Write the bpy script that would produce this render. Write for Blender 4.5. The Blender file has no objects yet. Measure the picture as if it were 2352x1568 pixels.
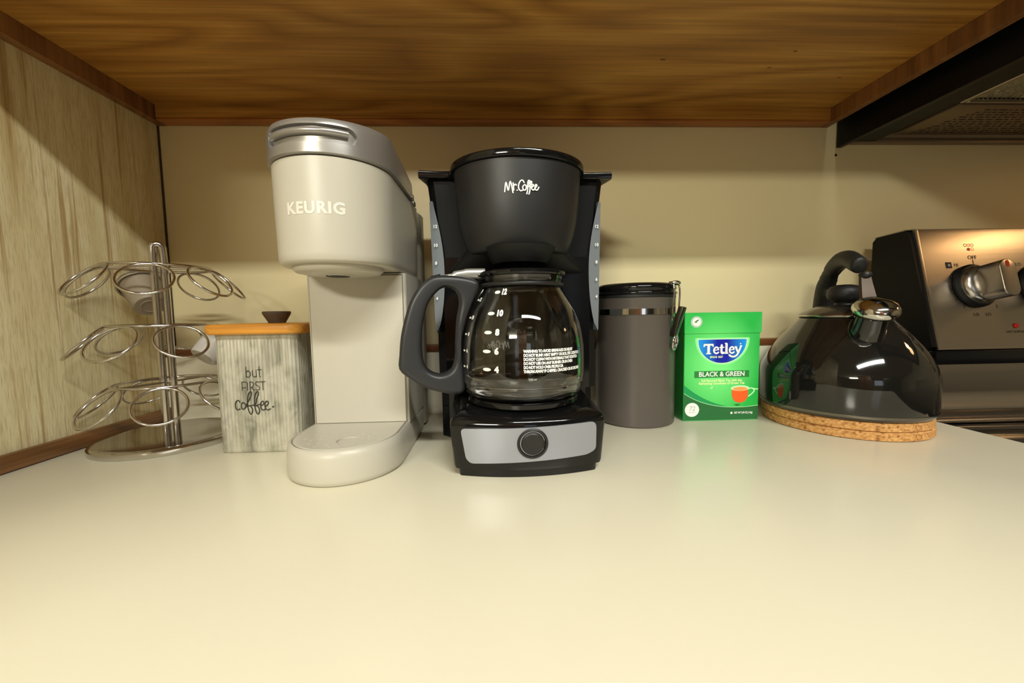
import bpy, bmesh, math, random
from mathutils import Vector, Matrix
random.seed(7)
PI = math.pi
S = bpy.context.scene
COL = S.collection

# ------------------------------------------------------------------ camera
F_PX = 880.45; PITCH = -0.07225; YAW = -0.03834; ROLL = -0.01607
cd = bpy.data.cameras.new('camera'); cam = bpy.data.objects.new('camera', cd); COL.objects.link(cam)
cd.sensor_fit = 'HORIZONTAL'; cd.sensor_width = 36; cd.lens = 36 * F_PX / 2352; cd.clip_start = .01
fw = Vector((-math.sin(YAW) * math.cos(PITCH), math.cos(YAW) * math.cos(PITCH), math.sin(PITCH)))
rt = Vector((math.cos(YAW), math.sin(YAW), 0)); up = rt.cross(fw)
r2 = rt * math.cos(ROLL) + up * math.sin(ROLL); u2 = up * math.cos(ROLL) - rt * math.sin(ROLL)
M = Matrix((r2, u2, -fw)).transposed().to_4x4(); M.translation = Vector((.03636, -.63933, .1577))
cam.matrix_world = M
S.camera = cam

# ------------------------------------------------------------------ light and exposure
S.view_settings.view_transform = 'Standard'; S.view_settings.look = 'None'
S.view_settings.gamma = 1; S.view_settings.use_curve_mapping = False
S.view_settings.exposure = 0.50
w = bpy.data.worlds.new('world'); S.world = w; w.use_nodes = True
w.node_tree.nodes['Background'].inputs[0].default_value = (1, .95, .85, 1)
w.node_tree.nodes['Background'].inputs[1].default_value = .3

def area(name, loc, rot, sx, sy, power, col):
    l = bpy.data.lights.new(name, 'AREA'); l.shape = 'RECTANGLE'; l.size = sx; l.size_y = sy
    l.energy = power; l.color = col
    o = bpy.data.objects.new(name, l); COL.objects.link(o); o.location = loc; o.rotation_euler = rot
    return o
area('ceiling_fixture_light', (.55, -1.64, 1.46), (0, 0, 0), 1.15, .14, 38, (.985, 1, .92))
area('dining_light', (-1.25, -4.0, 1.42), (math.radians(62), 0, math.radians(-16)), 1.15, .25, 66, (1, .98, .82))
area('window_light', (.6, -4.85, .5), (math.radians(90), 0, 0), .8, 1.0, 3, (.75, .86, 1))
_l = bpy.data.lights.new('hood_light', 'AREA'); _l.shape = 'RECTANGLE'; _l.size = .07; _l.size_y = .05; _l.energy = .26; _l.color = (1, .58, .24)
_o = bpy.data.objects.new('hood_light', _l); COL.objects.link(_o); _o.location = (1.08, -.30, .424)

# ------------------------------------------------------------------ materials
def srgb(r, g, b):
    f = lambda c: ((c / 255) / 12.92) if c / 255 <= .04045 else (((c / 255) + .055) / 1.055) ** 2.4
    return (f(r), f(g), f(b), 1)
MATS = {}
def mat(name, col, rough=.5, metal=0., var=.06, scale=30., bump=0., bscale=200., trans=0., ior=1.45, coat=0., emit=None, aniso=0., stretch=(1, 1, 1), spec=.5):
    if name in MATS: return MATS[name]
    m = bpy.data.materials.new(name); m.use_nodes = True; nt = m.node_tree; N = nt.nodes; L = nt.links
    b = N['Principled BSDF']
    b.inputs['Roughness'].default_value = rough; b.inputs['Metallic'].default_value = metal
    b.inputs['IOR'].default_value = ior; b.inputs['Transmission Weight'].default_value = trans
    b.inputs['Coat Weight'].default_value = coat; b.inputs['Specular IOR Level'].default_value = spec
    tc = N.new('ShaderNodeTexCoord'); mp = N.new('ShaderNodeMapping'); mp.inputs['Scale'].default_value = stretch
    L.new(tc.outputs['Object'], mp.inputs[0])
    if var > 0:
        n = N.new('ShaderNodeTexNoise'); n.inputs['Scale'].default_value = scale; n.inputs['Detail'].default_value = 4
        L.new(mp.outputs[0], n.inputs['Vector'])
        r = N.new('ShaderNodeMapRange'); r.inputs[3].default_value = 1 - var; r.inputs[4].default_value = 1 + var
        L.new(n.outputs[0], r.inputs[0])
        mx = N.new('ShaderNodeVectorMath'); mx.operation = 'SCALE'; mx.inputs[0].default_value = col[:3]
        L.new(r.outputs[0], mx.inputs['Scale']); L.new(mx.outputs[0], b.inputs['Base Color'])
    else:
        b.inputs['Base Color'].default_value = col
    if bump:
        n2 = N.new('ShaderNodeTexNoise'); n2.inputs['Scale'].default_value = bscale; n2.inputs['Detail'].default_value = 2
        L.new(mp.outputs[0], n2.inputs['Vector'])
        bp = N.new('ShaderNodeBump'); bp.inputs['Strength'].default_value = bump; bp.inputs['Distance'].default_value = .001
        L.new(n2.outputs[0], bp.inputs['Height']); L.new(bp.outputs[0], b.inputs['Normal'])
    if emit:
        b.inputs['Emission Color'].default_value = emit[0]; b.inputs['Emission Strength'].default_value = emit[1]
    MATS[name] = m
    return m

def ramp_mat(name, stops, scale_vec, nscale, rough=.5, detail=6, dist=0., bump=0., extra=None, spec=.5):
    """colour ramp driven by stretched noise"""
    m = bpy.data.materials.new(name); m.use_nodes = True; nt = m.node_tree; N = nt.nodes; L = nt.links
    b = N['Principled BSDF']; b.inputs['Roughness'].default_value = rough; b.inputs['Specular IOR Level'].default_value = spec
    tc = N.new('ShaderNodeTexCoord'); mp = N.new('ShaderNodeMapping'); mp.inputs['Scale'].default_value = scale_vec
    L.new(tc.outputs['Object'], mp.inputs[0])
    n = N.new('ShaderNodeTexNoise'); n.inputs['Scale'].default_value = nscale; n.inputs['Detail'].default_value = detail
    n.inputs['Distortion'].default_value = dist; L.new(mp.outputs[0], n.inputs['Vector'])
    cr = N.new('ShaderNodeValToRGB'); e = cr.color_ramp.elements
    e[0].position, e[0].color = stops[0]; e[1].position, e[1].color = stops[-1]
    for s in stops[1:-1]:
        q = e.new(s[0]); q.color = s[1]
    L.new(n.outputs[0], cr.inputs[0])
    out = cr.outputs[0]
    if extra: out = extra(N, L, tc, out)
    L.new(out, b.inputs['Base Color'])
    if bump:
        bp = N.new('ShaderNodeBump'); bp.inputs['Strength'].default_value = bump; bp.inputs['Distance'].default_value = .0006
        L.new(n.outputs[0], bp.inputs['Height']); L.new(bp.outputs[0], b.inputs['Normal'])
    return m

def mixc(N, L, fac, a, bcol, mode='MULTIPLY', f=1.):
    x = N.new('ShaderNodeMix'); x.data_type = 'RGBA'; x.blend_type = mode
    if fac is None: x.inputs[0].default_value = f
    else: L.new(fac, x.inputs[0])
    L.new(a, x.inputs[6])
    if isinstance(bcol, tuple): x.inputs[7].default_value = bcol
    else: L.new(bcol, x.inputs[7])
    return x.outputs[2]

def wood(name, dark, mid, light, along='X', rough=.35, fig=True):
    """oak: cathedral figure (distorted bands) + fine open pores along the grain"""
    m = bpy.data.materials.new(name); m.use_nodes = True; nt = m.node_tree; N = nt.nodes; L = nt.links
    b = N['Principled BSDF']; b.inputs['Roughness'].default_value = rough
    tc = N.new('ShaderNodeTexCoord')
    def mapped(sc):
        mp = N.new('ShaderNodeMapping'); mp.inputs['Scale'].default_value = sc; L.new(tc.outputs['Object'], mp.inputs[0]); return mp.outputs[0]
    g = .5 if fig else .3
    big = {'X': (1.1, 7, 7), 'Y': (7, 1.1, 7), 'Z': (7, 7, 1.1)}[along]
    fine = {'X': (7, 260, 260), 'Y': (260, 7, 260), 'Z': (260, 260, 7)}[along]
    n1 = N.new('ShaderNodeTexNoise'); n1.inputs['Scale'].default_value = 1.35; n1.inputs['Detail'].default_value = 1.2; n1.inputs['Distortion'].default_value = .35
    L.new(mapped(big), n1.inputs['Vector'])
    mul = N.new('ShaderNodeMath'); mul.operation = 'MULTIPLY'; mul.inputs[1].default_value = 19; L.new(n1.outputs[0], mul.inputs[0])
    fr = N.new('ShaderNodeMath'); fr.operation = 'PINGPONG'; fr.inputs[1].default_value = 1; L.new(mul.outputs[0], fr.inputs[0])
    n2 = N.new('ShaderNodeTexNoise'); n2.inputs['Scale'].default_value = 1; n2.inputs['Detail'].default_value = 3; L.new(mapped(fine), n2.inputs['Vector'])
    n3 = N.new('ShaderNodeTexNoise'); n3.inputs['Scale'].default_value = .9; n3.inputs['Detail'].default_value = 2; L.new(mapped(big), n3.inputs['Vector'])
    cr = N.new('ShaderNodeValToRGB'); e = cr.color_ramp.elements
    e[0].position, e[0].color = .0, light; e[1].position, e[1].color = 1., dark
    q = e.new(.55); q.color = mid
    a1 = N.new('ShaderNodeMath'); a1.operation = 'MULTIPLY_ADD'; a1.inputs[1].default_value = .52; L.new(fr.outputs[0], a1.inputs[0])
    a2 = N.new('ShaderNodeMath'); a2.operation = 'MULTIPLY_ADD'; a2.inputs[1].default_value = .75; a2.inputs[2].default_value = -.15
    L.new(n3.outputs[0], a2.inputs[0]); L.new(a2.outputs[0], a1.inputs[2]); L.new(a1.outputs[0], cr.inputs[0])
    r = N.new('ShaderNodeMapRange'); r.inputs[1].default_value = .35; r.inputs[2].default_value = .65; r.inputs[3].default_value = .78; r.inputs[4].default_value = 1.10
    L.new(n2.outputs[0], r.inputs[0])
    v = N.new('ShaderNodeVectorMath'); v.operation = 'SCALE'; L.new(cr.outputs[0], v.inputs[0]); L.new(r.outputs[0], v.inputs['Scale'])
    L.new(v.outputs[0], b.inputs['Base Color'])
    bp = N.new('ShaderNodeBump'); bp.inputs['Strength'].default_value = .25; bp.inputs['Distance'].default_value = .0004
    L.new(n2.outputs[0], bp.inputs['Height']); L.new(bp.outputs[0], b.inputs['Normal'])
    return m

oak = (srgb(128, 82, 32), srgb(170, 118, 50), srgb(196, 146, 70))
M_oakX = wood('oak_panel', *oak, along='X', rough=.38)
M_oakY = wood('oak_side_grain', srgb(94, 60, 32), srgb(130, 86, 48), srgb(154, 106, 60), along='Z', rough=.45)
M_oakE = wood('oak_edge', srgb(120, 66, 26), srgb(160, 96, 42), srgb(184, 118, 56), along='X', rough=.45)
M_trim = wood('brown_trim', srgb(84, 54, 28), srgb(122, 82, 44), srgb(150, 104, 60), along='Y', rough=.4)
M_trimX = wood('brown_trim_strip', srgb(90, 52, 30), srgb(122, 74, 42), srgb(142, 92, 54), along='X', rough=.35)
M_wall = mat('cream_wall_paint', srgb(220, 205, 162), .45, var=.025, scale=5, bump=.05, bscale=60)
M_lam = mat('cream_laminate', srgb(232, 225, 202), .26, var=.02, scale=9, bump=.03, bscale=300)
M_white = mat('room_paint', srgb(176, 164, 138), .8)
M_floor = mat('floor_vinyl', srgb(110, 86, 60), .5)
def paper(N, L, tc, out):
    mp = N.new('ShaderNodeMapping'); mp.inputs['Scale'].default_value = (1, 150, 3.0); L.new(tc.outputs['Object'], mp.inputs[0])
    n = N.new('ShaderNodeTexNoise'); n.inputs['Scale'].default_value = 1; n.inputs['Detail'].default_value = 5; L.new(mp.outputs[0], n.inputs['Vector'])
    r = N.new('ShaderNodeMapRange'); r.inputs[1].default_value = .56; r.inputs[2].default_value = .68; r.inputs[3].default_value = 0; r.inputs[4].default_value = .75; L.new(n.outputs[0], r.inputs[0])
    o = mixc(N, L, r.outputs[0], out, srgb(160, 124, 70), 'MIX')
    mp2 = N.new('ShaderNodeMapping'); mp2.inputs['Scale'].default_value = (1, 760, 60); L.new(tc.outputs['Object'], mp2.inputs[0])
    n2 = N.new('ShaderNodeTexNoise'); n2.inputs['Scale'].default_value = 1; n2.inputs['Detail'].default_value = 3; L.new(mp2.outputs[0], n2.inputs['Vector'])
    r2_ = N.new('ShaderNodeMapRange'); r2_.inputs[1].default_value = .45; r2_.inputs[2].default_value = .80; r2_.inputs[3].default_value = 0; r2_.inputs[4].default_value = .5; L.new(n2.outputs[0], r2_.inputs[0])
    return mixc(N, L, r2_.outputs[0], o, srgb(146, 116, 66), 'MIX')
M_paper = ramp_mat('streaked_wallpaper', [(.28, srgb(190, 168, 118)), (.42, srgb(212, 196, 150)), (.58, srgb(226, 214, 174)), (.72, srgb(206, 194, 150))],
                   (1, 30, 2.6), 1.0, rough=.7, detail=5, bump=.25, extra=paper)
M_black = mat('matte_black_plastic', srgb(31, 30, 30), .42, bump=.04, bscale=2500)
M_gloss = mat('glossy_black_plastic', srgb(14, 14, 15), .09, var=.03)
M_dark = mat('dark_recess_plastic', srgb(9, 9, 10), .5)
M_handle = mat('charcoal_handle_plastic', srgb(42, 42, 44), .38, bump=.04, bscale=3000)
M_silver = mat('silver_painted_panel', srgb(160, 163, 174), .32, metal=.55, var=.02)
M_strip = mat('grey_translucent_gauge', srgb(122, 128, 134), .25, var=.03, trans=.15)
M_white_print = mat('white_print', srgb(236, 236, 232), .5, var=.02)
M_grey_print = mat('grey_print', srgb(150, 150, 150), .5, var=.02)
M_dark_print = mat('dark_print', srgb(40, 34, 26), .6, var=.02)
M_chrome = mat('chrome', srgb(200, 198, 194), .10, metal=1, var=.03)
M_wire = mat('satin_chrome_wire', srgb(205, 200, 194), .17, metal=1, var=.05)
M_steel = mat('brushed_steel', srgb(176, 168, 158), .30, metal=1, var=.06, scale=1, stretch=(6, 900, 900), bump=.04, bscale=1)
M_satin = mat('satin_silver', srgb(196, 192, 186), .26, metal=1, var=.03)
M_steeld = mat('dark_steel', srgb(92, 86, 80), .30, metal=1, var=.05)
M_keurig = mat('warm_grey_plastic', srgb(188, 182, 168), .36, var=.015, bump=.03, bscale=900)
M_keulid = mat('silver_lid_paint', srgb(158, 154, 150), .30, metal=.6, var=.015)
M_keudark = mat('grey_seam', srgb(70, 64, 54), .6)
M_keuseam = mat('soft_seam', srgb(120, 112, 96), .6)
M_logo = mat('pale_print', srgb(218, 214, 204), .4, var=.01)
M_can = mat('charcoal_brown_enamel', srgb(92, 85, 80), .38, metal=.25, var=.03, bump=.05, bscale=900)
M_bamboo = wood('honey_lid_wood', srgb(176, 106, 30), srgb(206, 138, 48), srgb(222, 158, 66), along='X', rough=.4)
M_knobw = wood('dark_knob_wood', srgb(52, 42, 32), srgb(74, 60, 46), srgb(94, 78, 60), along='X', rough=.6)
M_kettle = mat('smoke_black_enamel', srgb(22, 21, 19), .06, var=.05, coat=.6)
M_ketlid = mat('grey_lid_metal', srgb(120, 114, 104), .22, metal=.9)
M_rubber = mat('soft_black_rubber', srgb(26, 25, 25), .5, bump=.04, bscale=2500)
M_cork = ramp_mat('cork', [(.30, srgb(120, 74, 34)), (.42, srgb(182, 128, 70)), (.6, srgb(206, 156, 94)), (.75, srgb(222, 180, 122))], (1, 1, 1.6), 260, rough=.85, detail=6, bump=.6)
M_stoveblack = mat('black_enamel_side', srgb(8, 8, 9), .5, spec=.25)
M_glasstop = mat('black_glass_cooktop', srgb(18, 18, 18), .05, coat=.5)
M_rail = mat('hood_black_enamel', srgb(8, 9, 10), .35, spec=.3)
M_hoodlip = mat('hood_lip_enamel', srgb(13, 16, 17), .45, spec=.3)
M_hoodpan = mat('hood_pan_steel', srgb(150, 134, 114), .38, metal=.8, var=.06, scale=8)
M_red = mat('red_mark', srgb(208, 44, 32), .4)
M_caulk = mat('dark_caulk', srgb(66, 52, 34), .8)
def galv(N, L, tc, out):
    mp = N.new('ShaderNodeMapping'); mp.inputs['Scale'].default_value = (260, 260, 14); L.new(tc.outputs['Object'], mp.inputs[0])
    n = N.new('ShaderNodeTexNoise'); n.inputs['Scale'].default_value = 1; n.inputs['Detail'].default_value = 4; L.new(mp.outputs[0], n.inputs['Vector'])
    r = N.new('ShaderNodeMapRange'); r.inputs[1].default_value = .35; r.inputs[2].default_value = .65; r.inputs[3].default_value = .0; r.inputs[4].default_value = .6; L.new(n.outputs[0], r.inputs[0])
    return mixc(N, L, r.outputs[0], out, srgb(206, 200, 184), 'MIX')
M_galv = ramp_mat('galvanised_tin', [(.30, srgb(112, 112, 98)), (.45, srgb(160, 158, 142)), (.58, srgb(190, 187, 172)), (.72, srgb(150, 150, 138))], (1, 1, .6), 48, rough=.42, detail=7, dist=.6, extra=galv)
M_galv.node_tree.nodes['Principled BSDF'].inputs['Metallic'].default_value = .35

def glassmat(name, col=(1, 1, 1, 1), ior=1.47, rough=0.):
    m = bpy.data.materials.new(name); m.use_nodes = True; b = m.node_tree.nodes['Principled BSDF']
    b.inputs['Base Color'].default_value = col; b.inputs['Transmission Weight'].default_value = 1; b.inputs['Roughness'].default_value = rough; b.inputs['IOR'].default_value = ior
    return m
M_glass = glassmat('carafe_glass', (.93, .93, .92, 1))
M_water = glassmat('clear_water', (.97, .96, .93, 1), 1.33)

# ------------------------------------------------------------------ geometry helpers
def link(name, me, m, parent=None, smooth=35):
    o = bpy.data.objects.new(name, me); COL.objects.link(o)
    if m is not None and len(me.materials) == 0: me.materials.append(m)
    if smooth:
        me.shade_smooth(); me.set_sharp_from_angle(angle=math.radians(smooth))
    if parent: o.parent = parent
    return o
def mk(name, verts, faces, m, parent=None, smooth=35):
    me = bpy.data.meshes.new(name); me.from_pydata([tuple(v) for v in verts], [], faces)
    b = bmesh.new(); b.from_mesh(me); bmesh.ops.recalc_face_normals(b, faces=b.faces); b.to_mesh(me); b.free()
    me.update(); return link(name, me, m, parent, smooth)
def frombm(name, b, m, parent=None, smooth=35):
    bmesh.ops.recalc_face_normals(b, faces=b.faces)
    me = bpy.data.meshes.new(name); b.to_mesh(me); b.free(); return link(name, me, m, parent, smooth)
def tag(o, label=None, cat=None, group=None, kind=None):
    if label: o['label'] = label
    if cat: o['category'] = cat
    if group: o['group'] = group
    if kind: o['kind'] = kind
    return o
def thing(name, label, cat, loc=(0, 0, 0), rz=0, group=None):
    o = bpy.data.objects.new(name, None); COL.objects.link(o); o.location = loc; o.rotation_euler = (0, 0, rz)
    o.empty_display_size = .02
    return tag(o, label, cat, group)
def bmbox(b, x0, x1, y0, y1, z0, z1, bev=0., seg=2):
    r = bmesh.ops.create_cube(b, size=1, matrix=Matrix.Translation(((x0 + x1) / 2, (y0 + y1) / 2, (z0 + z1) / 2)) @ Matrix.Diagonal((x1 - x0, y1 - y0, z1 - z0, 1)))
    if bev:
        es = list({e for v in r['verts'] for e in v.link_edges})
        bmesh.ops.bevel(b, geom=es, offset=bev, segments=seg, profile=.5, affect='EDGES')
def box(name, x0, x1, y0, y1, z0, z1, m, parent=None, bev=0., seg=2):
    b = bmesh.new(); bmbox(b, x0, x1, y0, y1, z0, z1, bev, seg); return frombm(name, b, m, parent)
def loft(name, rings, m, parent=None, caps=(True, True), closed=True, smooth=35, wrap=False):
    n = len(rings[0]); v = [p for r in rings for p in r]; f = []
    R = len(rings)
    for i in range(R if wrap else R - 1):
        for j in range(n if closed else n - 1):
            a = i * n + j; c = i * n + (j + 1) % n; i2 = (i + 1) % R
            f.append((a, c, i2 * n + (j + 1) % n, i2 * n + j))
    if caps[0] and not wrap: f.append(tuple(range(n))[::-1])
    if caps[1] and not wrap: f.append(tuple(range((R - 1) * n, R * n)))
    return mk(name, v, f, m, parent, smooth)
def lathe(name, prof, m, parent=None, seg=64, c=(0, 0), sx=1., sy=1., smooth=35):
    """prof: (r, z) list; r==0 closes the end"""
    v = []; f = []; idx = []
    for r, z in prof:
        if r <= 1e-7: idx.append([len(v)]); v.append((c[0], c[1], z))
        else:
            idx.append(list(range(len(v), len(v) + seg)))
            v += [(c[0] + r * sx * math.cos(2 * PI * k / seg), c[1] + r * sy * math.sin(2 * PI * k / seg), z) for k in range(seg)]
    for a, b in zip(idx[:-1], idx[1:]):
        for k in range(seg):
            q = (k + 1) % seg
            if len(a) == 1 and len(b) == 1: continue
            if len(a) == 1: f.append((a[0], b[k], b[q]))
            elif len(b) == 1: f.append((a[k], a[q], b[0]))
            else: f.append((a[k], a[q], b[q], b[k]))
    return mk(name, v, f, m, parent, smooth)
def frames(pts, closed=False):
    n = len(pts); T = []
    for i in range(n):
        a = pts[(i - 1) % n] if (closed or i > 0) else pts[i]; b = pts[(i + 1) % n] if (closed or i < n - 1) else pts[i]
        T.append((b - a).normalized())
    ref = Vector((0, 0, 1)) if abs(T[0].z) < .9 else Vector((1, 0, 0))
    U = [(ref - T[0] * ref.dot(T[0])).normalized()]
    for i in range(1, n):
        u = U[-1] - T[i] * U[-1].dot(T[i]); U.append(u.normalized())
    return T, U
def tuberings(pts, r, seg=10, flat=1.):
    pts = [Vector(p) for p in pts]; T, U = frames(pts); out = []
    for i, p in enumerate(pts):
        rr = r[i] if isinstance(r, (list, tuple)) else r
        V = T[i].cross(U[i])
        out.append([p + U[i] * math.cos(2 * PI * k / seg) * rr + V * math.sin(2 * PI * k / seg) * rr * flat for k in range(seg)])
    return out
def spline(pts, n=8, closed=False):
    pts = [Vector(p) for p in pts]; N_ = len(pts); out = []
    rng = range(N_) if closed else range(N_ - 1)
    g = (lambda i: pts[i % N_]) if closed else (lambda i: pts[max(0, min(N_ - 1, i))])
    for i in rng:
        p0, p1, p2, p3 = g(i - 1), g(i), g(i + 1), g(i + 2)
        for k in range(n):
            t = k / n
            out.append(.5 * ((2 * p1) + (p2 - p0) * t + (2 * p0 - 5 * p1 + 4 * p2 - p3) * t * t + (3 * p1 - p0 - 3 * p2 + p3) * t ** 3))
    if not closed: out.append(pts[-1])
    return out
def tube(name, pts, r, m, parent=None, seg=10, flat=1., sm=0, smooth=50):
    if sm: pts = spline(pts, sm)
    return loft(name, tuberings(pts, r, seg, flat), m, parent, smooth=smooth)
def torus(name, c, R, r, m, parent=None, rot=None, seg=40, sub=10):
    rings = []
    for i in range(seg):
        a = 2 * PI * i / seg
        ring = []
        for j in range(sub):
            q = 2 * PI * j / sub
            p = Vector(((R + r * math.cos(q)) * math.cos(a), (R + r * math.cos(q)) * math.sin(a), r * math.sin(q)))
            if rot is not None: p = rot @ p
            ring.append(p + Vector(c))
        rings.append(ring)
    return loft(name, rings, m, parent, wrap=True, smooth=80)
def curve_shape(splines, extrude, bevel, res=2):
    """closed 2D outlines (first = outside, rest = holes) -> evaluated mesh in XY, thickness along Z"""
    cu = bpy.data.curves.new('tmp', 'CURVE'); cu.dimensions = '2D'; cu.fill_mode = 'BOTH'
    cu.extrude = extrude; cu.bevel_depth = bevel; cu.bevel_resolution = res
    for sp in splines:
        s = cu.splines.new('POLY'); s.points.add(len(sp) - 1)
        for i, p in enumerate(sp): s.points[i].co = (p[0], p[1], 0, 1)
        s.use_cyclic_u = True
    o = bpy.data.objects.new('tmp', cu); COL.objects.link(o)
    dg = bpy.context.evaluated_depsgraph_get(); dg.update()
    me = bpy.data.meshes.new_from_object(o.evaluated_get(dg)); bpy.data.objects.remove(o); bpy.data.curves.remove(cu)
    me.materials.clear()
    return me
def shape(name, splines, extrude, bevel, m, mtx, parent=None, res=2, smooth=40):
    me = curve_shape(splines, extrude, bevel, res); me.transform(mtx)
    b = bmesh.new(); b.from_mesh(me); bmesh.ops.remove_doubles(b, verts=b.verts, dist=1e-6); b.to_mesh(me); b.free()
    return link(name, me, m, parent, smooth)
UPRIGHT = Matrix(((1, 0, 0, 0), (0, 0, -1, 0), (0, 1, 0, 0), (0, 0, 0, 1)))   # xy drawing -> xz plane facing -Y
def text2d(s, size, bold=0., align='CENTER', shear=0., space=1., sx=1.):
    cu = bpy.data.curves.new('t', 'FONT'); cu.body = s; cu.size = size; cu.align_x = align; cu.align_y = 'CENTER'
    cu.offset = bold; cu.shear = shear; cu.space_character = space; cu.resolution_u = 3
    o = bpy.data.objects.new('t', cu); COL.objects.link(o)
    dg = bpy.context.evaluated_depsgraph_get(); dg.update()
    me = bpy.data.meshes.new_from_object(o.evaluated_get(dg))
    v = [(p.co.x * sx, p.co.y) for p in me.vertices]; f = [tuple(p.vertices) for p in me.polygons]
    bpy.data.objects.remove(o); bpy.data.curves.remove(cu); bpy.data.meshes.remove(me)
    return v, f
LIFT = [0]
def stroke2d(lines, w, cap=5):
    """round-ended pen strokes -> flat polygons"""
    V = []; F = []; LIFT[0] = 0
    for ln in lines:
        ww = w
        if isinstance(ln, tuple) and isinstance(ln[0], (int, float)): ww, ln = ln
        P = [Vector((p[0], p[1], 0)) for p in ln]
        if len(P) > 2: P = spline(P, 6)
        n = len(P); E_ = []
        for i, p in enumerate(P):
            t = (P[min(n - 1, i + 1)] - P[max(0, i - 1)]); t = t.normalized() if t.length > 0 else Vector((1, 0, 0))
            q = Vector((-t.y, t.x, 0)) * ww
            E_.append((p + q, p - q))
        for i in range(n - 1):
            k0 = len(V); LIFT[0] += 1
            V += [(e_.x, e_.y, LIFT[0]) for e_ in (E_[i][0], E_[i][1], E_[i + 1][1], E_[i + 1][0])]; F.append((k0, k0 + 1, k0 + 2, k0 + 3))
            if 0 < i: k0 = len(V); LIFT[0] += 1; V += [(P[i].x + ww * math.cos(2 * PI * k / 8), P[i].y + ww * math.sin(2 * PI * k / 8), LIFT[0]) for k in range(8)]; F.append(tuple(range(k0, k0 + 8)))
        LIFT[0] += 1
        for p in (P[0], P[-1]):
            LIFT[0] += 1; k0 = len(V); V += [(p.x + ww * math.cos(2 * PI * k / 10), p.y + ww * math.sin(2 * PI * k / 10), LIFT[0]) for k in range(10)]
            F.append(tuple(range(k0, k0 + 10)))
    return V, F
def decal(name, vf, mp, m, parent=None, off=(0, 0), sc=1.):
    """map flat (u, v) drawing onto a surface; flat print stays flat print"""
    v, f = vf
    P_ = [Vector(mp(p[0] * sc + off[0], p[1] * sc + off[1])) for p in v]
    e = 1e-4
    for i, p in enumerate(v):
        if len(p) > 2 and p[2]:
            u_, w_ = p[0] * sc + off[0], p[1] * sc + off[1]
            nn_ = (Vector(mp(u_ + e, w_)) - Vector(mp(u_ - e, w_))).cross(Vector(mp(u_, w_ + e)) - Vector(mp(u_, w_ - e))).normalized()
            P_[i] += nn_ * (p[2] * 9e-7)
    me = bpy.data.meshes.new(name); me.from_pydata([tuple(p) for p in P_], [], f); me.update()
    return link(name, me, m, parent, 0)
def merge2(*vfs):
    V = []; F = []
    for v, f, *o in vfs:
        dx, dy = o[0] if o else (0, 0); b0 = len(V)
        V += [(p[0] + dx, p[1] + dy, p[2] if len(p) > 2 else 0) for p in v]; F += [tuple(i + b0 for i in q) for q in f]
    return V, F
def disc2d(r, n=24, c=(0, 0), ry=None):
    ry = ry or r
    return [(c[0] + r * math.cos(2 * PI * k / n), c[1] + ry * math.sin(2 * PI * k / n)) for k in range(n)], [tuple(range(n))]
def cylmap(cx, cy, rf, lift=.0003, a0=0.):
    def f(u, v):
        r = rf(v) if callable(rf) else rf
        a = a0 + u / r
        return (cx + (r + lift) * math.sin(a), cy - (r + lift) * math.cos(a), v)
    return f
def planemap(x0, y0, z0=0.):
    return lambda u, v: (x0 + u, y0, z0 + v)
def boolean(o, cutter):
    md = o.modifiers.new('cut', 'BOOLEAN'); md.object = cutter; md.solver = 'EXACT'; md.operation = 'DIFFERENCE'; md.use_self = True
    bpy.context.view_layer.update()
    dg = bpy.context.evaluated_depsgraph_get(); dg.update()
    me = bpy.data.meshes.new_from_object(o.evaluated_get(dg)); o.modifiers.clear()
    m = o.data.materials[0]; o.data = me; me.materials.clear(); me.materials.append(m)
    for p in me.polygons: p.material_index = 0
    me.shade_smooth(); me.set_sharp_from_angle(angle=math.radians(35))
    bpy.data.objects.remove(cutter)
def rrect(x0, x1, y0, y1, r, n=6):
    out = []
    for cx, cy, a0 in ((x1 - r, y1 - r, 0), (x0 + r, y1 - r, 90), (x0 + r, y0 + r, 180), (x1 - r, y0 + r, 270)):
        for k in range(n + 1):
            a = math.radians(a0 + 90 * k / n); out.append((cx + r * math.cos(a), cy + r * math.sin(a)))
    return out

# ------------------------------------------------------------------ the room
XL, XR = -.4847, .5905
def struct(name, *a, **k): return tag(box(name, *a, **k), kind='structure')
struct('wall_back', -3.2, 3.2, 0, .1, -.91, 1.53, M_wall)
struct('wall_left', XL - .1, XL, -1.05, 0, -.91, 1.53, M_paper)
struct('wall_far_left', -3.3, -3.2, -5.0, .1, -.91, 1.53, M_white)
struct('floor', -3.2, 3.2, -5.0, .1, -.96, -.91, M_floor)
struct('ceiling', -3.2, 3.2, -5.0, .1, 1.53, 1.58, M_white)
struct('wall_right', 3.2, 3.3, -5.0, .1, -.91, 1.53, M_white)
struct('wall_front', -3.2, 3.2, -5.1, -5.0, -.91, 1.53, M_white)
struct('trim_1', XL + .0002, XL + .009, -.69, -.0215, .0002, .0195, M_trim, bev=.003)
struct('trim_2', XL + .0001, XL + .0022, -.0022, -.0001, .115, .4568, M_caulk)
nh = lathe('nail_hole', [(0, -.0003), (.0022, -.0006), (.0012, -.0002), (0, .0001)], mat('hole_dark', srgb(30, 22, 14), .8), None, 12)
nh.data.transform(Matrix.Translation((.6070, 0, .4130)) @ Matrix.Rotation(-PI / 2, 4, 'X'))
nh.parent = bpy.data.objects['wall_back']

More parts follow.
